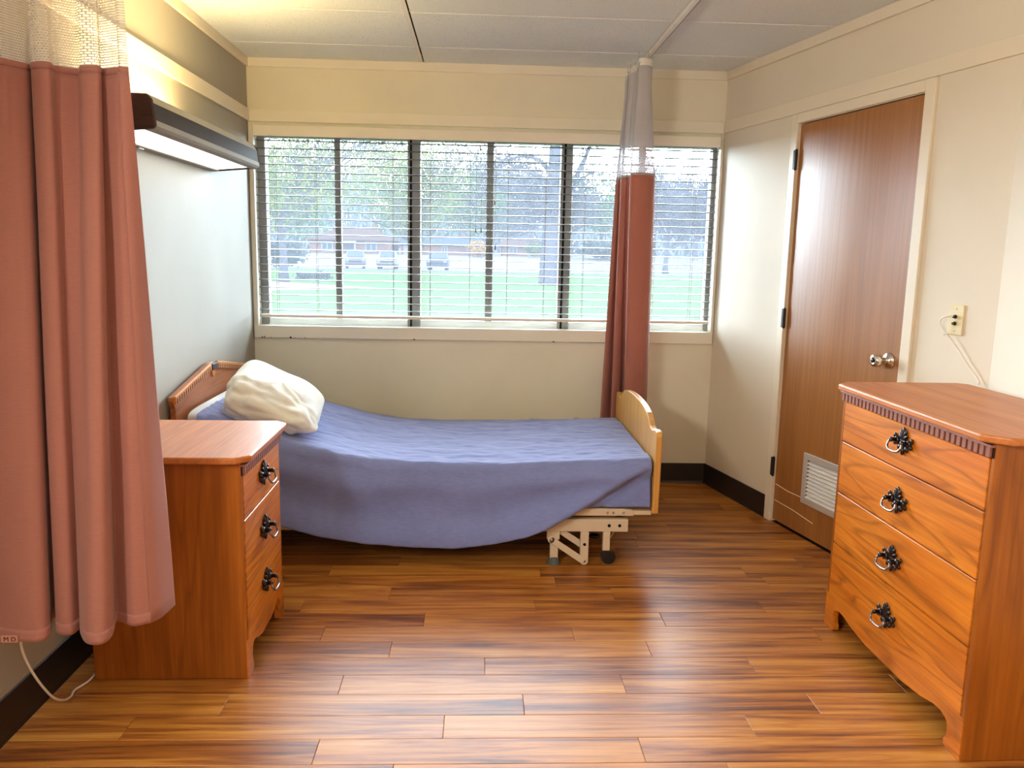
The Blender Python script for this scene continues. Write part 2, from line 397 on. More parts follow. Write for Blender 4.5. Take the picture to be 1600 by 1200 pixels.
# ceiling: slab, tiles and grid
ceil = M().prism(big, ZC+.045, ZC+.09, 'z').build('ceiling', m_black)
tag(ceil, 'suspended ceiling of pale speckled tiles', 'ceiling', kind='structure')
XT = [-.336+1.21*i for i in range(-1, 4)]; YT = [4.425-.61*i for i in range(-1, 11)]
for xa in XT[:-1]:
    for ya in YT:
        p = clip([(xa+.012,ya-.61+.012),(xa+1.21-.012,ya-.61+.012),(xa+1.21-.012,ya-.012),(xa+.012,ya-.012)])
        if len(p) > 2 and parea(p) > .002:
            cx, cy = center(p); o = M().prism([(a-cx,b-cy) for a,b in p], 0, .012, 'z').build('ceiling_tile', m_tile, ceil, bevel=.0015, seg=1); o.location = (cx,cy,ZC)
for xa in XT[:-1]:
    p = clip([(xa-.0120,YN),(xa+.0050,YN),(xa+.0050,D),(xa-.0120,D)])
    if p: M().prism(p, ZC-.002, ZC+.004, 'z').build('grid_tee', m_tee, ceil)
for ya in YT:
    for xa in XT[:-1]:
        p = clip([(xa+.0095,ya-.0045),(xa+1.21-.0095,ya-.0045),(xa+1.21-.0095,ya+.0115),(xa+.0095,ya+.0115)])
        if len(p) > 2: M().prism(p, ZC+.003, ZC+.007, 'z').build('grid_tee', m_tee, ceil)

# walls
ZW = ZC+.06
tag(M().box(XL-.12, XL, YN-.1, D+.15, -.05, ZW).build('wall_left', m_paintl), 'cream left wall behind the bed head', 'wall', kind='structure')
WX0, WX1, WZ0, WZ1 = -1.296, 1.400, .925, 2.066
wb = M().box(XL, XR+.05, D, D+.15, -.05, WZ0).box(XL, XR+.05, D, D+.15, WZ1, ZW).box(XL, WX0, D, D+.15, WZ0, WZ1).box(WX1, XR+.05, D, D+.15, WZ0, WZ1)
wback = tag(wb.build('wall_back', m_paintb), 'beige back wall with the wide window', 'wall', kind='structure')
S1, S2, ZD = .7413, 1.5688, 2.04
WR = M()
def wbox(m, s0, s1, n0, n1, z0, z1):
    P = [WP(s0,n0,z0),WP(s1,n0,z0),WP(s1,n1,z0),WP(s0,n1,z0),WP(s0,n0,z1),WP(s1,n0,z1),WP(s1,n1,z1),WP(s0,n1,z1)]
    return m.add(P, [(0,1,2,3),(7,6,5,4),(4,5,1,0),(5,6,2,1),(6,7,3,2),(7,4,0,3)])
wbox(WR, -.1, S1-.012, -.12, 0, -.05, ZW); wbox(WR, S2+.012, SC_, -.12, 0, -.05, ZW); wbox(WR, S1-.012, S2+.012, -.12, 0, ZD+.012, ZW)
wbox(WR, S1-.1, S2+.1, -.60, -.55, -.05, ZW); wbox(WR, S1-.1, S1-.03, -.56, -.11, -.05, ZW); wbox(WR, S2+.03, S2+.1, -.56, -.11, -.05, ZW); wbox(WR, S1-.05, S2+.05, -.58, 0, -.06, -.008); wbox(WR, S1-.1, S2+.1, -.6, -.1, ZW-.02, ZW)
WR.box(XC, XC+.12, YN-.1, YC, -.05, ZW)
tag(WR.build('wall_right', m_paint), 'cream right wall with the brown closet door', 'wall', kind='structure')
tag(M().box(XL-.1, XC+.1, YN-.12, YN, -.05, ZW).build('wall_front', m_paint), 'cream wall behind the viewpoint', 'wall', kind='structure')

# trims
def trim(name, m, mat, label, bevel=.003): return tag(m.build(name, mat, bevel=bevel), label, 'trim', kind='structure')
trim('trim_1', M().box(XL, XL+.016, YN, D-.017, 2.386, ZC), m_trim, 'ceiling moulding along the left wall')
trim('trim_2', M().box(XL+.001, XR-.002, D-.016, D, 2.386, ZC), m_trimb, 'ceiling moulding along the window wall')
t3 = M(); wbox(t3, .017, SC_+.002, 0, .016, 2.386, ZC); t3.box(XC-.016, XC, YN, YC-.004, 2.386, ZC); trim('trim_3', t3, m_trim, 'ceiling moulding along the right wall')
trim('trim_4', M().box(XL, XL+.014, YN, D-.02, 2.090, 2.158), m_trim, 'flat rail board across the left wall')
t5 = M(); wbox(t5, .02, SC_+.002, 0, .014, 2.092, 2.160); trim('trim_5', t5, m_trim, 'flat rail board above the closet door')
trim('trim_6', M().box(XC-.015, XC, YN, YC-.005, 2.092, 2.160), m_trim, 'flat rail board at the right edge near the tall chest')
trim('baseboard_left', M().prism([(XL,0),(XL+.016,0),(XL+.011,.012),(XL+.006,.12),(XL,.122)], YN, D-.012, 'y'), m_base, 'dark vinyl baseboard along the left wall', .001)
trim('baseboard_back', M().prism([(D,0),(D-.016,0),(D-.011,.012),(D-.006,.12),(D,.122)], XL+.012, XR-.004, 'x'), m_base, 'dark vinyl baseboard under the window', .001)
b3 = M(); wbox(b3, .0, S1-.058, 0, .008, 0, .122); wbox(b3, .0, S1-.058, 0, .014, 0, .01); wbox(b3, S2+.062, SC_, 0, .008, 0, .122); b3.box(XC-.008, XC, YN, YC-.004, 0, .122)
trim('baseboard_right', b3, m_base, 'dark vinyl baseboard along the right wall', .001)

# window casing with its worn paint
cas = M().box(XL+.004, XR-.006, D-.016, D, 2.090, 2.156)
casing = tag(cas.build('trim_7', m_trimb, bevel=.003), 'flat head casing above the window', 'trim', kind='structure')
c8 = M().box(XL+.003, WX0+.006, D-.014, D+.06, .862, 2.089).box(WX1-.006, XR-.004, D-.014, D+.06, .862, 2.089)
tag(c8.build('trim_8', m_trimb, bevel=.003), 'narrow side casings of the window', 'trim', kind='structure')
c9 = M().box(XL+.006, XR-.006, D-.018, D, .864, .930).box(WX0, WX1, D-.018, D+.06, .926, .936)
sill = tag(c9.build('trim_9', m_trimb, bevel=.003), 'flat sill board below the window with chipped lower edge', 'trim', kind='structure')
m_chip = plain('bare_chip', (.03,.02,.018), .8, .1)
for x, w, h in [(-1.27,.012,.008),(-1.257,.006,.014),(-1.22,.008,.005),(-1.105,.016,.011),(-1.08,.006,.006),(-1.02,.006,.008),(-.38,.014,.008),(.45,.02,.006)]:
    M().prism([(x-w/2,.863),(x+w/2,.863),(x+w*.3,.863+h*.6),(x,.863+h),(x-w*.35,.863+h*.5)], D-.0188, D-.0178, 'y').build('paint_chip', m_chip, sill)
m_scr = plain('scratched_plaster', (.80,.70,.50), .6, .3)
for pts in [[(-.590,.73),(-.583,.70),(-.583,.665),(-.592,.63)],[(-.70,.585),(-.67,.59),(-.645,.60)],[(-.635,.605),(-.615,.625)],[(-.80,.61),(-.79,.613)],[(-.53,.635),(-.52,.635)],[(-.37,.745),(-.35,.745)]]:
    M().tube([(a, D-.0003, b) for a, b in pts], .0018, 5).build('scratch', m_scr, wback)

# ------------------------------------------------------------------ windows (three sliding units)
def sliding_window(idx, x0, x1, jl, jr, xm0, xm1, label):
    w = empty('window_%d' % idx, ((x0+x1)/2, D+.10, WZ0), 0, label, 'window', kind='structure')
    ox, oz = (x0+x1)/2, WZ0; yf, yb = -.035, .03; H = WZ1-WZ0
    a, b = x0-ox, x1-ox
    M().box(a, a+jl, yf, yb, 0, H).build('side_jamb', m_alum, w, .003)
    M().box(b-jr, b, yf, yb, 0, H).build('side_jamb', m_alum, w, .003)
    M().box(a+jl, b-jr, yf, yb, 0, .05).box(a+jl, b-jr, yf-.02, yf, 0, .018).build('bottom_rail', m_white, w, .003)
    M().box(a+jl, b-jr, yf, yb, H-.05, H).build('top_rail', m_alum, w, .003)
    c0, c1 = xm0-ox, xm1-ox
    M().box(c0, c1-.012, -.025, 0, .05, H-.05).box(c1-.016, c1, -.030, .012, .05, H-.05).build('meeting_stile', m_alum, w, .002)
    for p, q, yy in ((a+jl, c0+.006, -.012), (c1-.006, b-jr, .006)):
        M().box(p, q, yy, yy+.004, .045, H-.045).build('pane', m_glass, w)
    return w
sliding_window(1, WX0, -.412, .050, .014, -.851, -.814, 'left sliding window unit behind the blind')
sliding_window(2, -.400, .492, .050, .018, .037, .079, 'middle sliding window unit behind the blind')
w3 = sliding_window(3, .504, WX1, .040, .030, .935, .975, 'right sliding window unit behind the blind and hanging curtain')
M().box(.862-.25, .862-.23, -.055, -.036, .50, .545).build('latch', m_alum, w3, .003).location = (.19, 0, 0)
g = M().box(-.4118, -.4002, D+.075, D+.12, WZ0, WZ1).box(.4922, .5038, D+.075, D+.12, WZ0, WZ1)
tag(g.build('trim_10', m_black), 'black gaskets between the window units', 'trim', kind='structure')

# ------------------------------------------------------------------ venetian blind
BX0, BX1 = -1.268, 1.368
bl = empty('venetian_blind', (0, D-.045, 2.07), 0, 'wide white venetian blind with open slats across the whole window', 'blind')
M().box(-1.275, 1.375, -.026, -.016, -.066, -.006).box(-1.275, -1.267, -.016, .03, -.066, -.006).box(1.367, 1.375, -.016, .03, -.066, -.006).build('valance', m_trimb, bl, .003)
M().box(BX0, BX1, -.012, .040, -.050, -.003).build('headrail', m_white, bl, .003)
slm = M()
for sgn in (1,):
    vs = []; xs = (BX0, BX1); prof = [(-.020,-.0012),(-.010,.0010),(0,.0018),(.010,.0010),(.020,-.0012)]
    top = [(p, q+.0013) for p, q in prof]; bot = [(p, q-.0013) for p, q in prof][::-1]
    slm.prism([(a+.004, b) for a, b in top+bot], BX0, BX1, 'x')
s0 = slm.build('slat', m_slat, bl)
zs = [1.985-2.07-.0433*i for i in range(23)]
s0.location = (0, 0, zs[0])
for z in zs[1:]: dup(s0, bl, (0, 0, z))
ZB = zs[-1]-.036
M().box(BX0, BX1, -.021, .029, ZB-.009, ZB+.009).build('bottom_rail', m_trimb, bl, .004)
lx = [-1.165,-.936,-.498,-.285,-.056,.162,.38,.608,.82,1.024,1.25]
m_ladder = plain('white_ladder_cord', (.55,.55,.55), .8, .1)
lc = M()
for yy in (-.0175, .0255): lc.tube([(0, yy, -.05), (0, yy, ZB)], .0011, 5)
l0 = lc.build('ladder_cord', m_ladder, bl); l0.location = (lx[0], 0, 0)
for x in lx[1:]: dup(l0, bl, (x, 0, 0))
m_tassel = plain('grey_tassel', (.22,.21,.20), .4, .4)
for x, zb in [(-.001, 1.955), (-.022, 1.50), (.008, 1.50), (.083, 1.66), (.090, 1.405)]:
    c = M().tube([(x, -.033, -.06), (x, -.034, zb-2.07+.02)], .0011, 5).build('lift_cord', m_ladder, bl)
    M().lathe([(.0022,.026),(.004,.022),(.0055,.004),(.0045,0)], (x, -.034, zb-2.07-.004), (0,0,1), 10).build('tassel', m_tassel, c, smooth=True)

# ------------------------------------------------------------------ closet door
DW = S2-S1
dr = empty('door_1', WP(S1, 0, 0), RZW, 'brown veneer closet door with a louvre near its foot', 'door', kind='structure')
cw = .055
M().box(-cw, -.004, -.015, .0, 0, ZD+cw-.004).box(DW+.004, DW+cw+.004, -.015, 0, 0, ZD+cw-.004).box(-.004, DW+.004, -.015, 0, ZD+.004, ZD+cw-.004).build('casing', m_trim, dr, .003)
M().box(-.011, -.002, 0, .11, 0, ZD+.01).box(DW+.002, DW+.011, 0, .11, 0, ZD+.01).box(-.002, DW+.002, 0, .11, ZD+.002, ZD+.011).build('jamb', m_trim, dr)
VX0, VX1, VZ0, VZ1 = .235, .595, .177, .433
leaf = M().box(0, DW-.003, .004, .042, .012, VZ0+.02).box(0, DW-.003, .004, .042, VZ1-.02, ZD-.003).box(0, VX0+.02, .004, .042, VZ0+.02, VZ1-.02).box(VX1-.02, DW-.003, .004, .042, VZ0+.02, VZ1-.02)
lf = leaf.build('door_leaf', m_door, dr)
M().tube([(.01, .0035, .205), (.12, .0035, .196), (.225, .0035, .198)], .0022, 5).tube([(.01,.0035,.118),(.18,.0035,.112),(.34,.0035,.096)], .0022, 5).build('scratch', m_scr, lf)
for z0, z1 in ((1.822,1.916),(1.033,1.129),(.249,.347)):
    h = M().tube([(-.004,-.012,z0),(-.004,-.012,z1)], .0075, 10).box(-.022, -.004, -.016, -.012, z0, z1)
    for zz in (z0, z1): h.ell((-.004,-.012,zz), .006,.006,.006, 8, 6)
    h.build('hinge', m_hinge, dr)
vent = M()
vent.box(VX0, VX1, -.004, .004, VZ0, VZ0+.032).box(VX0, VX1, -.004, .004, VZ1-.032, VZ1).box(VX0, VX0+.032, -.004, .004, VZ0+.032, VZ1-.032).box(VX1-.032, VX1, -.004, .004, VZ0+.032, VZ1-.032)
vf = vent.build('louvre_frame', m_louvre, dr, .002)
sp = (VZ1-VZ0-.064)/10
sl = M().add([(VX0+.032,-.003,0),(VX1-.032,-.003,0),(VX1-.032,.022,sp*.95),(VX0+.032,.022,sp*.95),(VX0+.032,-.001,-.003),(VX1-.032,-.001,-.003),(VX1-.032,.024,sp*.95-.003),(VX0+.032,.024,sp*.95-.003)],
        [(0,1,2,3),(7,6,5,4),(4,5,1,0),(2,6,7,3),(0,3,7,4),(5,6,2,1)]).build('louvre_slat', m_slatv, vf)
for i in range(10):
    o = sl if i == 0 else dup(sl, vf)
    o.location = (0, 0, VZ0+.034+i*sp)
M().ell((VX0+.015,-.0045,(VZ0+VZ1)/2), .004,.002,.004, 8,6).build('screw', m_bolt, vf)
M().box(VX0+.02, VX1-.02, .040, .042, VZ0+.02, VZ1-.02).build('backing', m_black, vf)
kx, kz = DW-.075, .962
kb = M().lathe([(.034,0),(.034,.004),(.026,.012),(.013,.016),(.012,.036),(.020,.042),(.0265,.050),(.0275,.062),(.026,.075),(.022,.080),(.010,.081),(.008,.078)], (kx,.004,kz), (0,-1,0), 24).build('door_knob', m_chrome, dr, smooth=True)
M().lathe([(.007,0),(.007,.006),(.003,.007)], (kx,-.074,kz), (0,-1,0), 12).build('keyhole', m_blackplastic, kb)
M().box(DW-.0025, DW-.0005, .000, .03, kz-.03, kz+.03).build('latch_plate', m_bolt, dr)

# wall outlet and cable
ol = empty('coaxial_wall_plate', WP(1.838, 0, 1.164), RZW, 'ivory wall plate with two black coaxial jacks right of the door', 'wall plate')
M().box(-.036, .036, -.007, 0, -.058, .058).build('plate', m_ivoryplastic, ol, .003)
for z in (.012, -.014): M().lathe([(.0075,0),(.0075,.004),(.005,.004),(.005,.012)], (0,-.007,z), (0,-1,0), 12).build('jack', m_blackplastic, ol, smooth=False)
for z in (.042, -.042): M().ell((0,-.0072,z), .0032,.0015,.0032, 8,6).build('screw', m_bolt, ol)
cp = [(1.838,.015,1.178),(1.825,.032,1.177),(1.800,.036,1.165),(1.792,.030,1.145),(1.806,.022,1.115),(1.838,.016,1.085),(1.875,.014,1.05),(1.925,.012,1.00),(1.965,.010,.965),(1.985,.012,.94)]
tag(M().tube(crom([WP(*p) for p in cp], 6), .0032, 8).build('coaxial_cable', m_cord, smooth=True), 'thin white cable hanging from the wall plate to the tall chest', 'cable')
tag(M().lathe([(.004,0),(.004,.006),(.001,.007)], WP(1.79, 0, 1.105), (nx, ny, 0), 8).build('wall_screw', m_bolt), 'tiny screw in the wall below left of the ivory plate', 'screw')

# ------------------------------------------------------------------ dressers
def pull(parent, x, z, y):
    m = M(); Ry = lambda a: Matrix.Rotation(a, 3, 'Y')
    for a, ln in ((0,.036),(-.45,.031),(.45,.031),(-.95,.027),(.95,.027)):
        R_ = Ry(a); d = R_ @ Vector((0,0,1)); m.ell(Vector((x, y-.005, z+.004))+d*ln*.58, .0068,.0055,ln*.62, 8, 6, R_)
    for s in (-1, 1):
        m.ell((x+s*.034, y-.006, z-.002), .013,.008,.013, 10, 6)
        m.ell((x+s*.048, y-.005, z+.010), .008,.005,.009, 8, 6)
        m.ell((x+s*.046, y-.005, z-.012), .009,.005,.008, 8, 6)
        m.ell((x+s*.020, y-.004, z-.022), .012,.005,.009, 8, 6, Ry(s*.7))
        m.lathe([(.0065,0),(.0065,.016),(.0085,.018),(.0075,.023),(.002,.025)], (x+s*.032, y-.008, z+.000), (0,-1,0), 10)
    m.ell((x, y-.005, z-.032), .008,.005,.013, 8, 6); m.ell((x, y-.004, z-.008), .026,.0045,.018, 10, 6)
    m.build('back_plate', m_iron, parent, smooth=True)
    pts = [(x-.032,y-.027,z+.000),(x-.038,y-.031,z-.008),(x-.038,y-.035,z-.018),(x-.028,y-.038,z-.027),(x-.010,y-.039,z-.030),(x+.010,y-.039,z-.030),(x+.028,y-.038,z-.027),(x+.038,y-.035,z-.018),(x+.038,y-.031,z-.008),(x+.032,y-.027,z+.000)]
    M().tube(crom(pts, 4), .0038, 8).build('bail', m_bail, parent, smooth=True)

def dresser(name, label, cat, loc, rz, W, dep, H, seams, dent, ndent, over, hz, clipc):
    t = empty(name, loc, rz, label, cat); h = W/2; st = .018; zt = H-.022
    for s in (-1, 1):
        a, b = sorted((s*h, s*(h-st)))
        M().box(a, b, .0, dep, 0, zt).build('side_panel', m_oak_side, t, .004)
    M().box(-h+st, h-st, dep-.008, dep, .05, zt).build('back_panel', m_oak_side, t)
    M().box(-h+st, h-st, .02, dep-.01, seams[-1]-.02, seams[-1]-.005).build('bottom_board', m_oak_side, t)
    o = over; c = clipc
    top = [(-h-o,-o+c),(-h-o+c,-o),(h+o-c,-o),(h+o,-o+c),(h+o,dep-.03),(h+o-.03,dep),(-h-o+.03,dep),(-h-o,dep-.03)]
    M().prism(top, zt, H, 'z').build('top', m_oak_top, t, .006, seg=3)
    M().box(-h+st, h-st, .010, .025, dent[1]+.002, zt).build('frieze', m_dark_reveal, t)
    dm = M().box(-h+.004, h-.004, -.004, .012, dent[0], dent[1]).build('dentil_moulding', m_dark_reveal, t, .001)
    M().box(-h+.002, h-.002, -.016, .004, dent[1]-.004, dent[1]+.003).build('moulding_lip', m_dentil, dm, .001)
    pw = (W-.012)/ndent; d0 = M().box(-pw*.33, pw*.33, -.012, -.003, dent[0]+.001, dent[1]-.004).build('dentil', m_dentil, dm, .0012, seg=1)
    for i in range(ndent):
        d = d0 if i == 0 else dup(d0, dm)
        d.location = (-h+.006+pw*(i+.5), 0, 0)
    M().box(-h+st, h-st, .0185, .022, .10, dent[0]).build('carcass_front', m_dark_reveal, t)
    zz = [dent[0]-.001]+seams; g = .0022
    fw = .072*W/.865*1.0 if W > .6 else .065
    for i in range(len(seams)):
        a, b = zz[i]-g, zz[i+1]+g
        m = M().box(-h+st+g, h-st-g, -.002, .018, b, a)
        d = m.build('drawer', m_oak_front, t, .002, seg=1); pull(d, 0, hz[i], -.002)
    # bottom drawer with the scalloped lower edge
    a = zz[-1]-g; ih = h-fw; q = .13
    half = [(0,.066),(ih*.33,.066),(ih*.62,.078),(ih*.80,.092),(ih*.90,.094),(ih*.97,.086),(ih*1.0,.078)]
    low = [(-x, z) for x, z in half[::-1]][:-1]+half
    poly = [(-h+st+g,a),(-h+st+g,q),(-ih,q)]+low+[(ih,q),(h-st-g,q),(h-st-g,a)]
    d = M().prism(poly, -.002, .018, 'y').build('drawer', m_oak_front, t); pull(d, 0, hz[-1], -.002)
    for s in (-1, 1):
        fp = [(s*ih*1.001,q-.001),(s*ih*1.001,.078),(s*(ih+.004),.055),(s*(ih+.001),.035),(s*(ih-.008),.022),(s*(ih-.006),.006),(s*(ih+.006),0),(s*(h-.002),0),(s*(h-.002),q-.001)]
        M().prism(fp, -.002, .018, 'y').build('foot', m_oak_front, t)
    return t
dresser('chest_of_drawers', 'tall orange oak chest with four drawers beside the closet door', 'chest', (1.355, 2.428, 0), math.radians(-89.2), .865, .475, .935,
        [.722,.528,.332], (.872,.905), 33, .035, [.817,.624,.428,.231], .055)
dresser('nightstand', 'low oak nightstand with three drawers partly behind the pink curtain', 'nightstand', (-.735, 2.700, 0), math.radians(90.5), .500, .485, .745,
        [.530,.332], (.678,.712), 21, .032, [.622,.428,.236], .04)

# ------------------------------------------------------------------ hospital bed
bed = empty('hospital_bed', (-.25, 3.90, 0), 0, 'adjustable hospital bed frame with wooden end boards under the window', 'bed')
bx, by = .25, -3.90   # world -> bed local
def B(m, *a): return m
def LB(p): return (p[0]+bx, p[1]+by, p[2])
# footboard outline in (y, z)
fo = [(3.415,.245),(3.405,.40),(3.400,.600),(3.408,.620),(3.430,.625),(3.458,.623),(3.485,.614),(3.515,.613),(3.545,.622),(3.575,.642),(3.625,.667),(3.70,.682),(3.80,.691),(3.925,.694)]
full = fo+[(2*3.925-y, z) for y, z in fo[::-1][1:]]
o = M().prism([(y+by, z) for y, z in full], .785+bx, .813+bx, 'x').build('footboard', m_maple, bed, .006, label='light maple footboard with a domed top', seg=3)
# headboard
xh = -1.306+bx
def HZ(y): return .752+(y-3.385)*.172 if y < 3.86 else .8337-(y-3.93)*.172*.95 if y > 3.93 else .8337
hp = [(3.415,.25),(3.405,.70),(3.385,.735),(3.385,.752),(3.86,.8337),(3.93,.8337),(4.42,.754),(4.42,.735),(4.40,.70),(4.39,.25)]
hb = M().prism([(y+by, z) for y, z in hp], xh, xh+.024, 'x').build('headboard', m_head, bed, .004, label='orange oak headboard with a peaked notched top')
for a, b in ((3.385,3.855),(3.94,4.42)):
    za, zb = HZ(a), HZ(b)
    mo = M().prism([(a+by,za-.030),(a+by,za+.004),(b+by,zb+.004),(b+by,zb-.030)], xh+.024, xh+.036, 'x').build('dentil_moulding', m_headedge, hb, .002)
    nd = 17
    tb = M()
    for i in range(nd):
        y0 = a+.012+(b-a-.02)*i/nd; y1 = y0+(b-a-.02)/nd*.38; z0, z1 = HZ(y0), HZ(y1)
        tb.prism([(y0+by,z0-.029),(y0+by,z0-.008),(y1+by,z1-.008),(y1+by,z1-.029)], xh+.0352, xh+.0366, 'x')
    # twenty-two tiny dark reeds, a few pixels each, in one piece
    tb.build('dentil_row', m_dark_reveal, hb, kind='stuff')
M().box(xh+.022, xh+.040, 3.857+by, 3.938+by, .800, .832).build('notch_block', m_dark_reveal, hb, .003)
M().tube([(xh+.02, 3.897+by, .790), (xh+.031, 3.897+by, .790)], .024, 20).build('keystone_disc', m_headedge, hb, .003)
# metal frame
def rail(y0, y1):
    m = M().box(-1.20+bx, .684+bx, y0+by, y1+by, .155, .213); return m
for y0, y1 in ((3.432,3.462),(4.34,4.37)):
    r = rail(y0, y1).build('side_rail', m_cream_metal, bed, .003)
    for x in (.598, .645): M().tube([(x+bx, y0+by+.001, .184), (x+bx, y0+by-.0015, .184)], .0075, 12).build('bolt_hole', m_black, r)
    dk = M().prism([(-1.20+bx,.228),(-1.20+bx,.262),(.66+bx,.262),(.705+bx,.255),(.708+bx,.228)], y0+by+.004, y1+by+.004, 'y').build('deck_rail', m_cream_metal, bed, .003)
    for x in (.588,.615,.661): M().ell((x+bx, y0+by+.004, .243), .006,.004,.006, 10, 6).build('bolt', m_bolt, dk)
    M().box(.705+bx, .787+bx, y0+by+.006, y1+by, .232, .252).build('footboard_bracket', m_cream_metal, bed, .003)
    for x in (.353, -1.02):
        lg = M().box(x-.018+bx, x+.018+bx, y0+by, y0+.03+by, .026, .156).box(x-.034+bx, x+.024+bx, y0+by-.001, y0+.031+by, .118, .156).build('leg', m_cream_metal, bed, .003)
        M().lathe([(.031,0),(.029,.008),(.021,.030),(.021,.034)], (x+bx, y0+.015+by, 0), (0,0,1), 18).build('rubber_foot', m_rubber, lg, smooth=False)
    for x in (.589, -1.15):
        cl = M().box(x-.016+bx, x+.016+bx, y0+by, y0+.03+by, .062, .156).build('leg', m_cream_metal, bed, .003)
        M().tube([(x+.012+bx, y0+.003+by, .033), (x+.012+bx, y0+.030+by, .033)], .033, 22).tube([(x+.012+bx, y0-.001+by, .033), (x+.012+bx, y0+.034+by, .033)], .012, 12).box(x-.017+bx, x+.016+bx, y0-.004+by, y0+.001+by, .03, .068).build('caster', m_blackplastic, cl, .003)
    # folding lift link
    ps = M().box(.470+bx, .507+bx, y0+by-.008, y0+by+.018, .020, .157).build('lift_post', m_cream_metal, bed, .002)
    M().tube([(.4885+bx, y0+by-.0075, .020), (.4885+bx, y0+by+.0175, .020)], .0185, 18).build('post_end', m_cream_metal, ps)
    for z in (.098, .020): M().tube([(.4885+bx, y0+by-.0095, z), (.4885+bx, y0+by-.007, z)], .007, 10).build('bolt_hole', m_black, ps)
    a = Vector((.338,.122)); b = Vector((.4885,.020)); dd = (b-a).normalized(); nn = Vector((-dd.y, dd.x))
    pl_ = [a+nn*.014-dd*.006, a-nn*.014-dd*.006, b-nn*.015, b+nn*.015]
    lk = M().prism([(p.x+bx, p.y) for p in pl_], y0+by-.016, y0+by-.009, 'y').tube([(a.x+bx, y0+by-.016, a.y), (a.x+bx, y0+by-.009, a.y)], .016, 16).build('lift_link', m_cream_metal, bed, .002)
    M().ell((a.x+bx, y0+by-.016, a.y), .009,.006,.009, 12, 6).build('bolt', m_bolt, lk)
    a2 = a+Vector((.045,.028)); b2 = b+Vector((0,.06))
    pl_ = [a2+nn*.014, a2-nn*.014, b2-nn*.015, b2+nn*.015]
    M().prism([(p.x+bx, p.y) for p in pl_], y0+by+.019, y0+by+.026, 'y').build('lift_link', m_cream_metal, bed, .002)
M().box(-1.19+bx, .70+bx, 3.475+by, 4.33+by, .225, .232).build('deck_shade_sheet', m_black, bed)  # unseen black sheet added under the mattress to darken the floor below
for x in (-1.15, .40, .67): M().box(x-.02+bx, x+.02+bx, 3.463+by, 4.339+by, .165, .205).build('crossbar', m_cream_metal, bed, .003)
M().tube([(.615+bx,3.47+by,.15),(.630+bx,3.50+by,.13),(.622+bx,3.52+by,.10),(.60+bx,3.53+by,.08)], .005, 8).build('pedal_rod', m_cream_metal, bed, smooth=True)
M().ell((.56+bx,3.60+by,.075), .03,.02,.012, 10, 6).build('pedal', m_blackplastic, bed)
# head-end feet of the frame rest on two more casters above; tie headboard to frame
M().box(-1.283+bx, -1.20+bx, 3.44+by, 3.47+by, .232, .252).box(-1.283+bx, -1.20+bx, 4.33+by, 4.36+by, .232, .252).build('headboard_bracket', m_cream_metal, bed, .003)

# mattress
PX = [-1.262,-1.2,-1.1,-1.0,-.84,-.7,-.57,-.4,-.25,-.12,.15,.45,.72,.775]; PZ = [.690,.672,.640,.605,.556,.520,.490,.466,.459,.457,.462,.471,.484,.482]
cp_ = crom([(a, 0, b) for a, b in zip(PX, PZ)], 12); CX = np.array([p.x for p in cp_]); CZ = np.array([p.z for p in cp_])
def zt(x): return float(np.interp(x, CX, CZ))
MY0, MY1 = 3.435, 4.370
def mat_pt(u, v_):
    x = -1.262+u*2.035; a = 2*PI*v_
    cy, cz = math.cos(a), math.sin(a); e = .28
    sy = math.copysign(abs(cy)**e, cy); sz = math.copysign(abs(cz)**e, cz)
    t = .082*(1 if 0.004 < u < .996 else .9)
    return (x, (MY0+MY1)/2+.018+sy*(MY1-MY0)/2*.935, zt(x)-.092+sz*t)
mt = M().grid(mat_pt, 60, 49); n_ = 49
mt.f += [tuple(range(48, -1, -1))[:-1], tuple(59*n_+j for j in range(48))]
tag(mt.build('mattress', m_mattress, smooth=True), 'white mattress on the hospital bed showing at the head end', 'mattress')

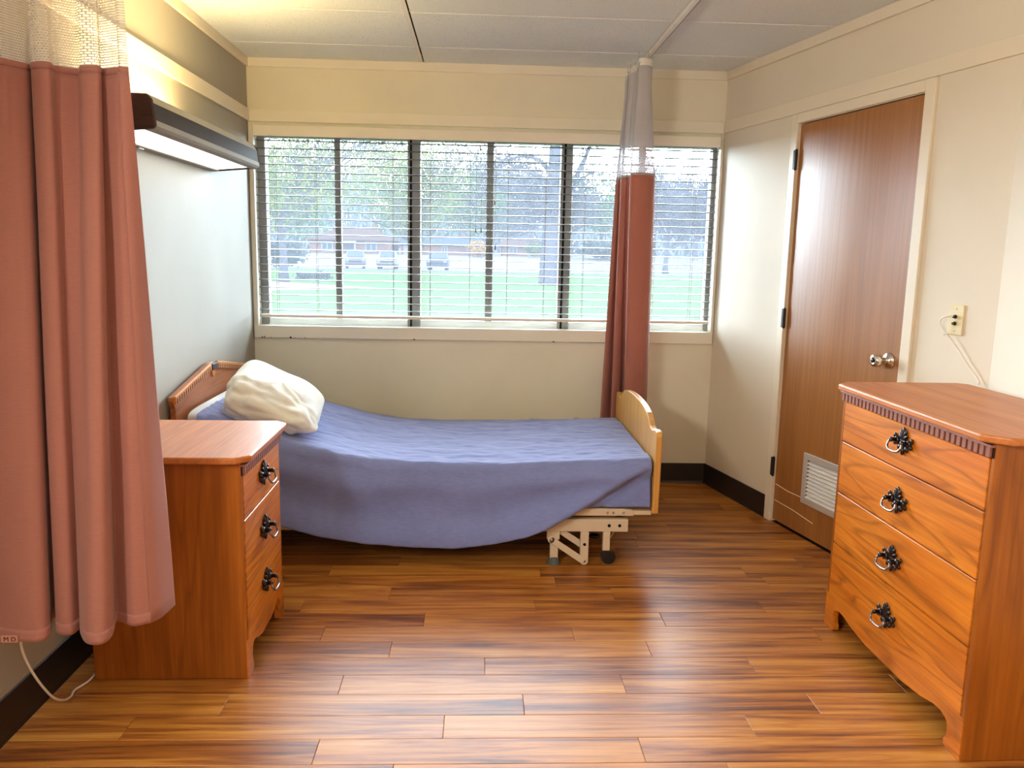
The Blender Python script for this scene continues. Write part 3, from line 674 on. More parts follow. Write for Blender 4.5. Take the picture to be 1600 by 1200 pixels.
# sheet
HX = [-1.24,-.95,-.85,-.68,-.5,-.3,-.1,.1,.22,.33,.457,.55,.8]; HH = [.36,.235,.188,.145,.113,.099,.094,.122,.152,.196,.262,.272,.272]
def hem(x): return float(np.interp(x, HX, HH))
def sst(a, b, x):
    t = min(1, max(0, (x-a)/(b-a))); return t*t*(3-2*t)
NU, NV = 260, 160
def sheet_pt(u, v_):
    x = -1.205+u*1.982
    z = zt(x)+.006; top_in = .035
    ya, yb = MY0-.012, MY1+.012
    hb_ = z-.16; hf = hem(x)
    l1 = .14; l2 = yb-ya; l3 = z-hf; s = v_*(l1+l2+l3)
    if u < .02: z -= .004
    r = .040
    if s < l1: y, zz = yb, hb_+.02+s*(z-hb_-.02)/l1; zz = min(zz, z)
    elif s < l1+l2: y, zz = yb-(s-l1), z
    else: y, zz = ya, z-(s-l1-l2)
    # round the long edges
    if zz >= z-1e-6:
        if y < ya+r: t = (ya+r-y)/r; zz = z-r*(1-math.sqrt(max(0,1-t*t)))*.75
        if y > yb-r: t = (y-(yb-r))/r; zz = z-r*(1-math.sqrt(max(0,1-t*t)))*.75
    elif s > l1+l2: 
        zz = z-r*.75-(s-l1-l2)*(z-r*.75-hf)/l3
    yw = y+.05*noise.noise(Vector((x*2.6, y*2, 9.)))+.03*noise.noise(Vector((x*6, y*5, 4.)))
    P = Vector((x*3.2, yw*14, zz*3)); w = noise.noise(P)*.0040+noise.noise(Vector((x*9, yw*34, zz*5)))*.0050+noise.noise(Vector((x*18, yw*66, zz*9+3)))*.0030
    if s < l1+l2:
        zz += w*(1 if l1+.03 < s else .4)
        zz += .004*noise.noise(Vector((x*2.0, y*3.0, 7.)))
    else:
        d = (z-zz)/max(.05, z-hf)
        y -= .020*d + .012*sst(0,.4,d)*(1+noise.noise(Vector((x*2.2, zz*2.5, 3.1)))) 
        y += w*1.3 + .010*noise.noise(Vector((x*3.0, 2.2, zz*9)))*sst(.05,.25,d)*(1-sst(.5,.8,d))
        # long swags that follow the hanging hem
        y -= .013*math.sin(2.6*PI*d+.8*noise.noise(Vector((x*1.6,0,1.7))))*sst(.05,.4,d)*(1-sst(.55,.75,x))
        # diagonal tuck: right of the line the cloth is pulled tight under the mattress
        xl_ = .457+(zz-.262)*(.749-.457)/(.447-.262)
        q = sst(-.03, .03, x-xl_); y += .034*q*sst(.12,.45,d) + .010*q - .012*(1-q)*sst(.1,.4,d)*sst(-.45,-.05,x-xl_)
        y += .010*math.exp(-((x-xl_-.09)/.03)**2)*d - .006*math.exp(-((x-xl_+.05)/.03)**2)*d
    return (x, y, zz)
sh = M().grid(sheet_pt, NU, NV)
tag(sh.build('bed_sheet', m_sheet, smooth=True, thick=.003), 'slate blue sheet draped over the mattress', 'sheet')

# pillow
def pil(u, v_):
    th = -PI/2+PI*v_; ph = 2*PI*u
    e1, e2 = .32+.24*sst(-.9, .6, math.cos(ph)), .40
    c = lambda a, e: math.copysign(abs(math.cos(a))**e, math.cos(a)); s = lambda a, e: math.copysign(abs(math.sin(a))**e, math.sin(a))
    X = c(th,e1)*c(ph,e2)*.215; Y = c(th,e1)*s(ph,e2)*.235; Z = s(th,.9)*.092
    k = 1-.42*(abs(X/.215)**3)*(1 if X > 0 else .02)-.30*abs(Y/.235)**3
    Z *= k*(1-.50*X/.215*(.5 if X > 0 else .55))
    P = Vector((X*9, Y*9, Z*9)); f = noise.noise(P*.7)*.014
    front = sst(.05, -.16, Y)
    f += front*(.022*noise.noise(Vector((X*11, Y*16, Z*22+4)))+.012*noise.noise(Vector((X*24, Y*30, Z*40))))
    d = Vector((X, Y*.8, Z*2)).normalized()
    return Vector((X, Y, Z))+d*f
pm = M().grid(pil, 97, 49)
pil_o = pm.build('pillow', m_pillow, smooth=True)
pil_o.location = (-.928, 3.71, .688); pil_o.rotation_euler = (math.radians(12), math.radians(19), math.radians(8))
tag(pil_o, 'puffy white pillow lying on the raised head of the bed', 'pillow')

# ------------------------------------------------------------------ over-bed light
ob = empty('overbed_light', (XL, 3.49, 1.75), 0, 'lit dark-brown fluorescent light box on the wall above the bed head', 'light')
y0, y1 = -.635, .640
capp = [(0,.0),(.222,.020),(.231,.030),(.222,.118),(.205,.135),(0,.138)]
for a, b in ((y0-.012, y0), (y1, y1+.012)):
    M().prism(capp, a, b, 'y').build('end_cap', m_brownlam, ob, .006, label='dark woodgrain end cap')
M().prism([(.212,.048),(.2265,.048),(.220,.106),(.206,.106)], y0, y1, 'y').build('front_band', plain('grey_brown_band', (.055,.045,.044), .7, .15), ob)
m_satin = plain('satin_aluminium', (.33,.315,.28), .7, .15, 0, var=.03)
M().prism([(.186,.018),(.222,.020),(.231,.030),(.229,.049),(.216,.049),(.210,.030),(.186,.026)], y0, y1, 'y').build('lower_trim', m_satin, ob, .001)
M().prism([(.207,.105),(.2205,.105),(.205,.134),(.180,.134),(.180,.128),(.200,.128)], y0, y1, 'y').build('upper_trim', m_satin, ob, .001)
M().prism([(0,0),(.034,.003),(.034,.012),(.012,.012),(.012,.134),(0,.134)], y0, y1, 'y').build('back_plate', m_satin, ob, .001)
M().prism([(.032,.008),(.190,.022),(.190,.025),(.032,.011)], y0+.004, y1-.03, 'y').build('diffuser', m_lens, ob)
M().prism([(.012,.110),(.206,.110),(.206,.113),(.012,.113)], y0+.002, y1-.002, 'y').build('top_shelf', m_satin, ob)
M().prism([(.030,.114),(.180,.114),(.180,.118),(.030,.118)], y0+.02, y0+.70, 'y').build('upper_diffuser', m_uplens, ob)
M().box(.012, .024, -.28, -.235, -.004, .002).build('switch', m_louvre, ob, .001)

# ------------------------------------------------------------------ privacy curtains
def curtain(name, label, path, z_top, z_mesh, zhem, splay, track_h, nz=60, tagpos=None, hemw=True, net=None, pinch=0.):
    """path: (x, y_top, x_bot, y_bot, zbottom) control points along the cloth"""
    A = crom([(p[0], p[1], 0) for p in path], 8); Bt = crom([(p[2], p[3], p[4]) for p in path], 8)
    arc = [0]
    for i in range(1, len(Bt)): arc.append(arc[-1]+(Vector((Bt[i].x,Bt[i].y,0))-Vector((Bt[i-1].x,Bt[i-1].y,0))).length)
    n = len(A)
    def pt(i, z):
        zb = Bt[i].z; t = (z_mesh-z)/(z_mesh-zb); t = t if t > 0 else t*.35
        x = A[i].x*(1-t)+Bt[i].x*t
        if z > z_mesh: x += (sum(a_.x for a_ in A)/n+.02-x)*pinch*min(1, (z-z_mesh)/(z_top-z_mesh)*1.3)
        y = A[i].y*(1-t)+Bt[i].y*t
        return Vector((x, y, z))
    root = empty(name, (A[n//2].x, A[n//2].y, 0), 0, label, 'curtain'); off = Vector((A[n//2].x, A[n//2].y, 0))
    def strip(z_a, z_b, nn, i0=0, i1=n, out=0.):
        m = M(); idx = list(range(i0, i1)); nu = len(idx)
        def fn(u, v_):
            i = idx[round(u*(nu-1))]
            za = z_a if not callable(z_a) else z_a(i); zb = z_b if not callable(z_b) else z_b(i)
            z = za+(zb-za)*v_
            p = pt(i, z)
            if out:
                q = (pt(min(i+1,n-1), z)-pt(max(i-1,0), z)); nv_ = Vector((q.y, -q.x, 0)).normalized(); p = p+nv_*out
            p.y += .004*noise.noise(Vector((p.x*7, i*.05, z*2.4)))
            return p-off
        def uv(u, v_):
            i = idx[round(u*(nu-1))]
            za = z_a if not callable(z_a) else z_a(i); zb = z_b if not callable(z_b) else z_b(i)
            return (arc[i], za+(zb-za)*v_)
        m.grid(fn, nu, nn, uv); return m
    strip(z_mesh, lambda i: Bt[i].z, nz).build('cloth_panel', m_pink, root, smooth=True, thick=.0015)
    strip(z_top-.02, z_mesh-.002, 16).build('netting', net or m_mesh, root, smooth=True, label='white open netting top')
    strip(z_top, z_top-.035, 4, out=.001).build('heading_tape', m_pillow, root, smooth=True, thick=.002)
    strip(z_mesh+.012, z_mesh-.004, 3, out=.001).build('seam_tape', m_pinkhem, root, smooth=True, thick=.001)
    strip(lambda i: Bt[i].z+.030, lambda i: Bt[i].z+.001, 4, out=.0012).build('bottom_hem', m_pinkhem, root, smooth=True, thick=.001)
    if hemw:
        strip(z_mesh, lambda i: Bt[i].z+.002, 40, n-17, n, out=.002).build('side_hem', m_pinkhem, root, smooth=True, thick=.001)
    for i in range(4, n-2, 14):
        p = pt(i, z_top)-off
        M().tube([p+Vector((0,0,-.012)), p+Vector((0,.003,.012)), (p.x, p.y, track_h-.004)], .0016, 6).build('hook', m_chrome, root)
    return root, off, pt, Bt
# near curtain: (x_top, y_top, x_bottom, y_bottom, z_bottom)
near = [(-1.30,2.10,-1.30,2.05),(-1.20,2.04,-1.25,1.96),(-1.144,2.052,-1.189,1.936),(-1.13,2.075,-1.125,1.919),(-1.120,2.092,-1.086,1.919),(-1.112,2.11,-1.076,1.950),
        (-1.118,2.145,-1.115,2.04),(-1.108,2.135,-1.10,2.06),(-1.098,2.10,-1.073,1.981),(-1.07,2.08,-1.050,1.958),(-1.046,2.085,-1.024,1.957),(-1.052,2.118,-1.018,1.988),
        (-1.04,2.13,-1.004,1.962),(-1.009,2.15,-.968,1.915),(-.985,2.115,-.938,1.902),(-.946,2.107,-.921,1.915),(-.943,2.128,-.922,1.955),(-.957,2.150,-.945,2.03),
        (-.935,2.142,-.924,2.027),(-.907,2.125,-.888,2.006),(-.893,2.122,-.859,2.02),(-.895,2.116,-.853,2.022),(-.885,2.114,-.838,2.055),(-.872,2.120,-.830,2.130)]
near = [(a, b, c, d, .40) for a, b, c, d in near]
nc, noff, npt, nB = curtain('privacy_curtain', 'terracotta pink privacy curtain with netting top hanging in front of the nightstand', near, 2.395, 1.803, .4, 0, 2.412)
# sewn-in size tag
tg = M().box(-.040, .0, -.0015, .0015, 0, .018).build('care_tag', plain('pink_label', s2l(200,140,120), .7, .2), nc); tg.location = (-1.135-noff.x, 1.917-noff.y, .400)
far = [(.945,4.42,.985,4.56),(.918,4.33,.958,4.48),(.88,4.29,.925,4.44),(.82,4.28,.875,4.43),(.785,4.30,.832,4.45),(.805,4.38,.846,4.53),(.798,4.44,.834,4.56),
       (.785,4.44,.812,4.50),(.765,4.47,.765,4.48),(.788,4.54,.785,4.55),(.782,4.58,.775,4.57),(.770,4.57,.740,4.52),(.760,4.61,.706,4.50),(.80,4.66,.72,4.58)]
far = [(a, b, c, d, .42) for a, b, c, d in far]
fc, foff, fpt, fB = curtain('privacy_curtain', 'bunched terracotta pink curtain hanging before the window behind the footboard', far, 2.375, 1.800, .42, 0, 2.412, net=m_mesh2, pinch=.42)
tx_ = bpy.data.curves.new('tag_letters', 'FONT'); tx_.body = 'M D'; tx_.size = .017; tx_.extrude = .0004
to_ = bpy.data.objects.new('tag_letters', tx_); C.objects.link(to_)
dg_ = bpy.context.evaluated_depsgraph_get(); lme = bpy.data.meshes.new_from_object(to_.evaluated_get(dg_)); bpy.data.objects.remove(to_)
lme.materials.clear(); lme.materials.append(m_dark_reveal)
lo_ = bpy.data.objects.new('tag_letters', lme); C.objects.link(lo_); lo_.parent = tg; lo_.rotation_euler = (PI/2, 0, 0); lo_.location = (-.034, -.0018, .003)
# tracks
tk = M().box(-.011, .011, 1.9, 4.765, -.019, 0).build('curtain_track', m_tee, None, .003); tk.location = (.876, 0, 2.4325)
M().box(.0115, .0145, 1.9, 4.765, -.016, -.002).build('track_shadow', m_black, tk)  # black strip standing in for the shadow along the track
tag(tk, 'white ceiling curtain track running towards the window', 'curtain track')
tk2 = M().box(-1.31, .6, -.011, .011, -.019, 0).build('curtain_track', m_tee, None, .003); tk2.location = (0, 2.09, 2.4325)
tag(tk2, 'ceiling track carrying the near pink curtain above the nightstand', 'curtain track')

# power cord by the baseboard
pc_ = [(-1.312,2.13,.395),(-1.27,2.10,.345),(-1.225,2.06,.365),(-1.24,2.09,.29),(-1.255,2.16,.16),(-1.235,2.24,.06),(-1.20,2.33,.012),(-1.19,2.40,.006),(-1.20,2.455,.006)]
pc_ = [(-1.312,2.24,.40),(-1.270,2.16,.340),(-1.228,2.12,.335),(-1.222,2.11,.37),(-1.236,2.10,.30),(-1.228,2.13,.20),(-1.222,2.20,.09),(-1.228,2.27,.035),(-1.236,2.33,.010),(-1.246,2.37,.006),(-1.242,2.39,.006),(-1.228,2.435,.006),(-1.232,2.52,.006)]
tag(M().tube(crom(pc_, 6), .0035, 8).build('power_cord', m_cord, smooth=True), 'white power cord looping from under the near curtain to behind the nightstand', 'cord')
dt = M().box(-.024,.024,-.012,.012,0,.004).box(-.015,.015,-.007,.007,.004,.010).build('dropped_clip', m_rubber, None, .001); dt.location = (1.085, 4.64, 0); dt.rotation_euler = (0,0,.3)
tag(dt, 'small grey clip on the floor by the far baseboard behind the footboard', 'clip')

# ------------------------------------------------------------------ outside
G = -.2
m_grass, nt = newmat('lawn_grass'); v = coords(nt); n1 = noise_tex(nt, v, .35, 5); n2 = noise_tex(nt, v, 9, 3)
c = mixc(nt, n1, (0.0134,0.0244,0.0101), (0.0195,0.0305,0.0122)); c = mixc(nt, n2, c, (0.0116,0.0208,0.0082)); finish(nt, c, 1., 0., n2, .5, .05)
m_conc = plain('pale_concrete', (0.0252,0.0245,0.0239), 1., 0., scale=1.5)
m_curb = plain('kerb_grey', (0.0275,0.0275,0.0305), 1., 0.)
m_path = plain('pinkish_path', (0.0379,0.0280,0.0269), 1., 0., scale=2)
m_brick = plain('red_brick', (0.0221,0.0126,0.0113), 1., 0., scale=3, var=.15)
m_roofp = plain('brown_shingle', (0.0126,0.0085,0.0078), 1., 0., scale=3)
m_roofb = plain('blue_grey_shingle', (0.0075,0.0101,0.0132), 1., 0., scale=3)
m_hwhite = plain('house_white', (0.0333,0.0333,0.0340), .9, .02)
m_hglass = plain('house_glass', (0.0074,0.0104,0.0141), .6, .02)
m_bark = plain('grey_bark', (0.0122,0.0128,0.0158), 1., 0., scale=5, var=.25)
m_twig = plain('twig_bark', (0.0134,0.0141,0.0172), 1., 0.)
def leafmat(name, a, b):
    m, nt = newmat(name); v = coords(nt); n1 = noise_tex(nt, v, 1.2, 3); c = ramp(nt, n1, [(.35, a), (.65, b)])
    d = N(nt, 'ShaderNodeBsdfDiffuse'); t = N(nt, 'ShaderNodeBsdfTranslucent'); nt.links.new(c, d.inputs[0]); nt.links.new(c, t.inputs[0])
    mx_ = N(nt, 'ShaderNodeMixShader'); mx_.inputs[0].default_value = .4; nt.links.new(d.outputs[0], mx_.inputs[1]); nt.links.new(t.outputs[0], mx_.inputs[2])
    o = N(nt, 'ShaderNodeOutputMaterial'); nt.links.new(mx_.outputs[0], o.inputs[0]); return m
m_leafy = leafmat('yellow_green_leaf', (0.0222,0.0326,0.0044), (0.0370,0.0414,0.0052))
m_leafg = leafmat('soft_green_leaf', (0.0118,0.0237,0.0104), (0.0192,0.0333,0.0133))
m_leafd = leafmat('dark_green_leaf', (0.0073,0.0110,0.0110), (0.0116,0.0153,0.0147))
m_leafo = leafmat('orange_leaf', (0.0611,0.0317,0.0098), (0.0733,0.0417,0.0122))

gm = M(); prof = [(5.2,G),(66.5,G)]
gm.add([(-90,5.2,G),(90,5.2,G),(90,66.8,G),(-90,66.8,G)], [(0,1,2,3)])
tag(gm.build('lawn', m_grass), 'wide green lawn outside the window', 'lawn', kind='structure')
sm = M().add([(-120,66.8,G),(120,66.8,G),(120,80,G+.02),(-120,80,G+.02),(120,94,1.05),(-120,94,1.05),(200,260,2.2),(-200,260,2.2)], [(0,1,2,3),(3,2,4,5),(5,4,6,7)])
tag(sm.build('street', m_conc), 'pale street and driveways beyond the lawn', 'street', kind='structure')
tag(M().box(-110,110,66.2,66.8,G,G+.13).build('kerb', m_curb, None, .02), 'long grey kerb between lawn and street', 'kerb', kind='structure')
wk = [(-13,41.5),(-10.2,40.3),(-7.2,37.6),(-4.5,35.4),(-5.6,33.6),(-8,31.5),(-13,31.5)]
tag(M().prism(wk, G, G+.02, 'z').build('garden_bed', m_path), 'pinkish mulch bed in the lawn at left', 'bed', kind='structure')

def branch(mm, p, d, ln, r, depth, rg, droop=0., mt=None):
    pts = [p]; q = p.copy(); dd = d.normalized(); k = 5
    for i in range(k):
        dd = (dd+Vector((rg.uniform(-.22,.22), rg.uniform(-.22,.22), rg.uniform(-.12,.2)-droop))).normalized(); q = q+dd*ln/k; pts.append(q.copy())
    mm.tube(pts, [max(.018, r*(1-.65*i/k)) for i in range(k+1)], 5 if r > .03 else 3, False)
    if depth > 0:
        for i in range(rg.randint(3, 6)):
            t = rg.randint(1, k); nd = (dd*.6+Vector((rg.uniform(-1,1), rg.uniform(-1,1), rg.uniform(-.3,.9)))).normalized()
            branch(mm, pts[t], nd, ln*rg.uniform(.5,.75), r*(1-.65*t/k)*.6, depth-1, rg, droop)
def leaves(mm, c, rx, ry, rz, n, size, rg, clumps=44):
    cl = []
    for _ in range(clumps):
        while True:
            a = Vector((rg.uniform(-1,1), rg.uniform(-1,1), rg.uniform(-1,1)))
            if a.length < 1: break
        cl.append(Vector((c[0]+a.x*rx, c[1]+a.y*ry, c[2]+a.z*rz)))
    for i in range(n):
        b = rg.choice(cl); p = b+Vector((rg.gauss(0,rx*.22), rg.gauss(0,ry*.22), rg.gauss(0,rz*.2)))
        u = Vector((rg.uniform(-1,1), rg.uniform(-1,1), rg.uniform(-1,1))).normalized(); w = u.orthogonal(); w.rotate(Matrix.Rotation(rg.uniform(0,6.28), 3, u)); s = size*rg.uniform(.6,1.3)
        x = u.cross(w)
        mm.add([p-w*s*.5, p+x*s*.3, p+w*s*.5, p-x*s*.3], [(0,1,2,3)])
def tree(name, label, loc, h, r, crown, nleaf, leafm, seed, lsize=.25, group=None, depth=3, nb=7):
    rg = random.Random(seed); t = empty(name, loc, 0, label, 'tree', group); k = 6
    pts = [Vector((rg.uniform(-.1,.1)*i*.5, rg.uniform(-.1,.1)*i*.5, h*i/k)) for i in range(k+1)]
    M().tube(pts, [r*(1.25 if i == 0 else 1-.10*i) for i in range(k+1)], 10).build('trunk', m_bark, t, smooth=True)
    bm_ = M()
    for i in range(nb):
        s = pts[rg.randint(3, k)]; a = rg.uniform(0, 6.28); branch(bm_, s, Vector((math.cos(a), math.sin(a), rg.uniform(.3,1.2))), crown[0]*1.0, r*.45, depth, rg)
    bm_.build('branches', m_twig, t, kind='stuff')
    if nleaf:
        lm = M(); leaves(lm, (0,0,crown[2]), crown[0], crown[0], crown[1], nleaf, lsize, rg); lm.build('foliage', leafm, t, kind='stuff')
    return t
# the great bare tree in mid lawn
bt = empty('bare_tree', (3.75, 42.6, G), 0, 'great grey bare tree with arching limbs standing on the lawn', 'tree')
M().tube(crom([(0,0,0),(.02,0,1.2),(.06,0,2.6),(.15,0,3.8),(.20,0,5.0),(.18,.1,6.4),(.25,.2,9)], 4), [.62-.0105*i for i in range(25)], 12).build('trunk', m_bark, bt, smooth=True)
limbs = [[(.1,0,3.4),(.55,.1,4.4),(1.0,.2,5.2),(1.6,.3,6.4),(2.4,.4,8.5)], [(.12,0,4.6),(-.5,-.1,5.3),(-1.2,-.2,5.75),(-2.2,-.3,5.9),(-3.0,-.3,5.5)],
         [(.12,0,4.2),(-.3,0,5.0),(-.9,.2,5.2),(-1.4,.3,4.6),(-2.1,.3,4.3),(-2.6,.3,3.9)], [(.15,0,5.4),(-.6,.2,6.3),(-1.6,.3,6.6),(-2.8,.4,6.1),(-3.6,.4,5.4)], [(.2,0,6.0),(.9,-.3,7.2),(2.0,-.4,8.0)], [(.05,0,3.2),(-.3,.1,3.9),(-.55,.2,4.7)]]
rg = random.Random(11)
tw = M()
for lb in limbs:
    p = crom(lb, 4); r0 = .22 if lb[1][0] > 0 else .13
    M().tube(p, [r0*(1-.75*i/len(p)) for i in range(len(p))], 8).build('limb', m_bark, bt, smooth=True)
    for i in range(3, len(p)):
        for _ in range(2): branch(tw, p[i], Vector((rg.uniform(-1,1), rg.uniform(-.6,.6), rg.uniform(-.7,.6))), rg.uniform(.8,1.8), .028, 2, rg, .08)
tw.build('twigs', m_twig, bt, kind='stuff')
tree('leafing_tree', 'yellow-green leafing tree at the left end of the lawn', (-9.6, 40.3, G), 4.5, .22, (4.3, 3.2, 6.0), 15000, m_leafy, 3, .11)
tree('leafing_tree', 'yellow-green leafing tree right of the left window stile', (-4.15, 52, G), 4.5, .2, (3.6, 3.2, 6.4), 12000, m_leafy, 5, .13)
gp = 'hazy trees behind the houses'
for i, (x, y, hh, cr, lm_, nl, lb) in enumerate([(-25,113,5,(6,5,8),m_leafg,4200,'soft green tree behind the brick house, leftmost of the row'), (-12.5,138,6,(6,6,9.5),m_leafg,4200,'soft green tree rising over the brick house roof'),
        (-1.2,117,6,(5.4,5,8.5),m_leafg,4200,'soft green tree behind the blue-roofed house'), (19.5,130,6,(5,4.5,8.5),m_leafg,2600,'soft green tree behind the hedge clump')]):
    tree('green_tree', lb, (x, y, 1.1), hh, .3, cr, nl, lm_, 20+i, .45, gp, depth=2)
for i, (x, y, hh, cr, lb) in enumerate([(11.2,106,5,(3.4,3,7),'bare twiggy tree between the great bare tree and the hedge clump'), (17.6,76,4.5,(3.6,3,7),'nearest bare twiggy tree at the right window'), (3.2,136,6,(4.6,3,7),'distant bare twiggy tree left of the great trunk'),
        (26,97,5.5,(4,3,7),'bare twiggy tree behind the white fence'), (36,112,5.5,(5,3,7),'bare twiggy tree at the far right of the window')]):
    tree('bare_tree', lb, (x, y, G if y < 80 else .9), hh, .26, cr, 0, None, 40+i, group='bare trees beyond the lawn', depth=4, nb=13)
def shrub(label, loc, rx, rz, mat, n, seed, size=.12, cat='shrub'):
    rg = random.Random(seed); t = empty('shrub', loc, 0, label, cat)
    m = M(); leaves(m, (0,0,rz), rx, rx, rz*.8, n, size, rg, 30); m.build('foliage', mat, t, kind='stuff')
    s = M()
    for _ in range(7): branch(s, Vector((0,0,0)), Vector((rg.uniform(-.6,.6), rg.uniform(-.6,.6), 1)), rz*1.2, .03, 1, rg)
    s.build('stems', m_twig, t, kind='stuff')
shrub('left of two low round shrubs by the mulch bed', (-9.3,43.7,G), .42, .22, m_leafd, 700, 1)
shrub('right of two low round shrubs by the mulch bed', (-8.3,43.2,G), .48, .26, m_leafd, 800, 2)
shrub('dark spreading bush left of the brick house', (-17.3,72,.0), 2.0, 1.1, m_leafd, 2200, 3, .25)
shrub('orange and yellow bush beside the blue-roofed house', (-.1,93.4,1.1), .9, .9, m_leafo, 900, 4, .3)
shrub('small upright green evergreen left of the great bare tree', (6.2,94,1.1), .9, .85, m_leafg, 900, 5, .3)
shrub('grey-green hedge clump right of the great bare tree', (13.6,93,1.1), 2.2, .95, m_leafd, 1800, 6, .35)
def house(name, label, loc, w, dpt, hwall, hroof, wallm, roofm, wins, doors, hip=.35):
    t = empty(name, loc, 0, label, 'house')
    M().box(-w/2, w/2, 0, dpt, -.6, hwall).build('wall', wallm, t)
    e = .5; a = w/2+e
    M().add([(-a,-e,hwall),(a,-e,hwall),(a,dpt+e,hwall),(-a,dpt+e,hwall),(-a+w*hip,dpt/2,hwall+hroof),(a-w*hip,dpt/2,hwall+hroof),(-a,-e,hwall-.12),(a,-e,hwall-.12),(a,dpt+e,hwall-.12),(-a,dpt+e,hwall-.12)],
        [(0,1,5,4),(1,2,5),(2,3,4,5),(3,0,4),(6,7,1,0),(7,8,2,1),(8,9,3,2),(9,6,0,3),(9,8,7,6)]).build('roof', roofm, t)
    for x, z0, ww, hh in wins:
        f = M().box(x-ww/2-.12, x-ww/2, -.06, 0, z0-.1, z0+hh+.1).box(x+ww/2, x+ww/2+.12, -.06, 0, z0-.1, z0+hh+.1).box(x-ww/2, x+ww/2, -.06, 0, z0-.1, z0).box(x-ww/2, x+ww/2, -.06, 0, z0+hh, z0+hh+.1).box(x-.06, x+.06, -.06, 0, z0, z0+hh).build('window', m_hwhite, t)
        for s in (-1, 1):
            p, q = sorted((x+s*.06, x+s*ww/2)); M().box(p, q, -.02, 0, z0, z0+hh).build('pane', m_hglass, f)
    for x, ww, hh, mt_ in doors: M().box(x-ww/2, x+ww/2, -.05, 0, -.05, hh).build('door', mt_, t)
    M().box(w*.2, w*.2+.5, dpt*.5, dpt*.5+.5, hwall+hroof*.6, hwall+hroof+.4).build('chimney', m_brick, t)
    return t
hs = house('house', 'red brick house with a brown hip roof behind the parked cars', (-14.9, 95, 1.0), 9.4, 8, 1.65, 1.5, m_brick, m_roofp, [(-2.7,.35,1.1,.95),(2.35,.38,1.1,1.0)], [(-.15,1.0,1.15,m_hglass)])
M().box(-1.0, .7, -1.0, -.0, 1.35, 1.5).box(-1.0, -.85, -1.0, -.85, -.05, 1.35).box(.55, .7, -1.0, -.85, -.05, 1.35).build('porch', m_hwhite, hs)
hs2 = house('house', 'low brick house with a long blue-grey roof', (-4.2, 96, 1.1), 10, 8, 1.25, .9, m_brick, m_roofb, [(.1,.35,.5,.6),(3.3,.3,.9,.7)], [(-4.2,1.0,1.15,m_hwhite),(-2.9,.8,1.15,m_hwhite)], .15)
house('house', 'small pink brick house beside the great bare tree trunk', (5.3, 99, 1.2), 5.0, 6, 1.2, .9, m_brick, m_roofp, [(-1.2,.3,.8,.6)], [(1.0,.8,1.1,m_hwhite)], .2)
fe = empty('picket_fence', (23, 84, .15), 0, 'low white fence at the right end of the street', 'fence')
for i in range(12): M().box(-5.0+i*.9, -4.86+i*.9, 0, .14, -.1, 1.3).build('post', m_hwhite, fe)
for z in (.45, 1.05): M().box(-5, 5, .03, .09, z, z+.12).build('fence_rail', m_hwhite, fe)

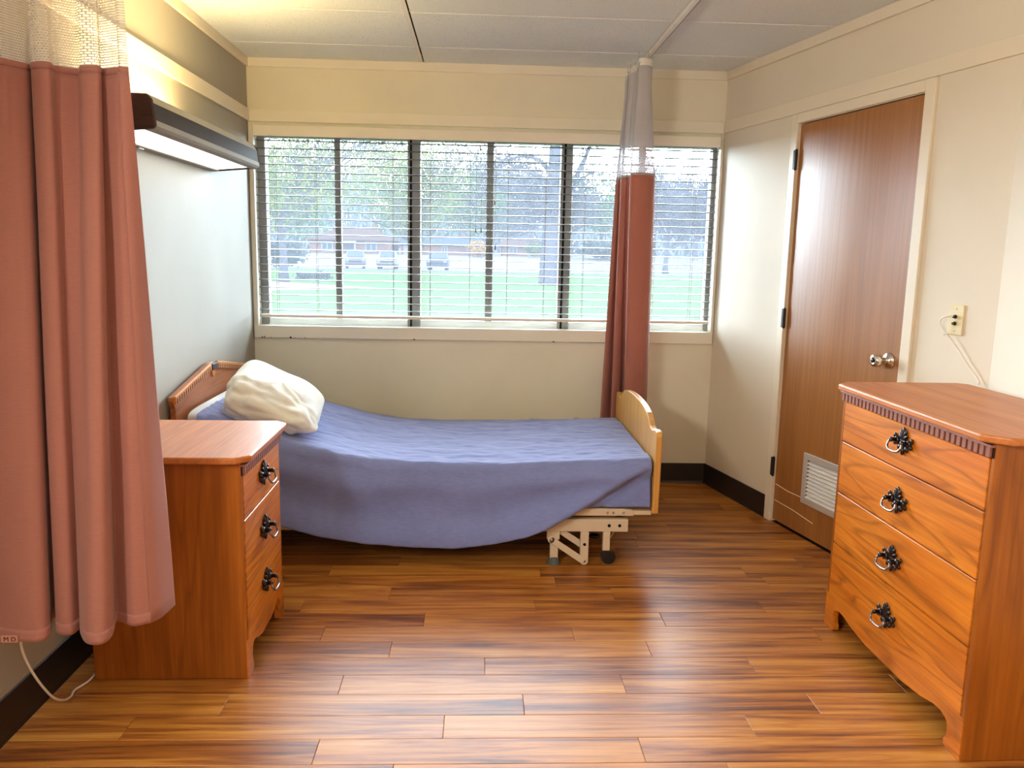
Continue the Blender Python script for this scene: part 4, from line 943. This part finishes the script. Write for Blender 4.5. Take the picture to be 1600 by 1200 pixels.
def car(label, loc, rz, body, suv=1.):
    t = empty('car', loc, rz, label, 'car'); Lh, Wh = 2.25, .90; Hh = 1.62*suv
    pr = [(-Lh,.38),(-Lh,.80),(-Lh+.10,.95),(-1.0,1.02),(1.75,1.02),(Lh-.06,.92),(Lh,.60),(Lh-.03,.36)]
    M().prism([(a,b) for a,b in pr], -Wh, Wh, 'x').build('body', body, t, .09, seg=3)
    cb = M(); q = [(-1.25,1.0,.86),(-.45,Hh-.03,.70),(.2,Hh,.70),(1.45,Hh-.06,.70),(2.0,1.0,.86)]
    vs = [(s*w_,y,z) for y,z,w_ in q for s in (-1,1)]
    cb.add(vs, [(0,1,3,2),(2,3,5,4),(4,5,7,6),(6,7,9,8),(1,0,8,9),(0,2,4,6,8),(9,7,5,3,1)]).build('cabin', body, t, .05, seg=2)
    M().add([(-.66,-1.17,1.07),(.66,-1.17,1.07),(.60,-.55,Hh-.10),(-.60,-.55,Hh-.10)], [(0,1,2,3)]).build('windscreen', m_hglass, t, thick=.05)
    for s in (-1,1): M().add([(s*.845,-1.0,1.06),(s*.845,1.8,1.06),(s*.72,1.45,Hh-.12),(s*.72,-.42,Hh-.10)], [(0,1,2,3)]).build('side_window', m_hglass, t, thick=.04)
    for x in (-.72,.72):
        for y in (-1.4,1.35): M().tube([(x-.11,y,.34),(x+.11,y,.34)], .34, 18).build('wheel', m_tyre, t)
    for s in (-1,1): M().ell((s*.66,-Lh+.02,.80), .17,.05,.09, 10,6).build('headlight', m_hwhite, t)
    M().box(-.55,.55,-Lh-.02,-Lh+.05,.60,.76).build('grille', m_tyre, t, .02)
    M().box(-.85,.85,-Lh-.03,-Lh+.1,.34,.50).build('bumper', m_tyre, t, .03)
m_tyre = plain('tyre_black', (0.0059,0.0059,0.0067), .9, .02); m_silver = plain('car_silver', (0.0148,0.0155,0.0178), .6, .03); m_carw = plain('car_white', (0.0281,0.0281,0.0289), .6, .03); m_carb = plain('car_navy', (0.0044,0.0074,0.0133), .6, .03)
car('silver car parked nearest the left window stile', (-10.9, 72, G+.005), .15, m_silver)
car('white car parked in the middle of the three', (-8.2, 73.5, G+.005), .05, m_carw)
car('dark blue car parked on the right of the three', (-3.55, 70.8, G+.005), 0, m_carb)

# distant woodland: twiggy grey-blue thicket nobody could count
m_wood = leafmat('misty_twigs', (.036,.044,.052), (.052,.060,.066))
rgw = random.Random(77); wm = M()
for i in range(36000):
    x = rgw.uniform(-95, 120); hgt = (13+4.5*noise.noise(Vector((x*.06, 0, 0)))+2.5*noise.noise(Vector((x*.25, 3, 0))))
    z = 1.2+hgt*rgw.random()**1.25; y = rgw.uniform(150, 172); s_ = rgw.uniform(.5,1.5)
    a = rgw.uniform(-.7,.7); u = Vector((math.sin(a), 0, math.cos(a))); w_ = Vector((math.cos(a), rgw.uniform(-.5,.5), -math.sin(a)))*.16
    p = Vector((x, y, z)); wm.add([p-u*s_-w_*.4, p-u*s_+w_*.4, p+u*s_+w_, p+u*s_-w_], [(0,1,2,3)])
tag(wm.build('woodland', m_wood), 'misty grey-blue woodland thicket along the horizon', 'woodland', kind='stuff')
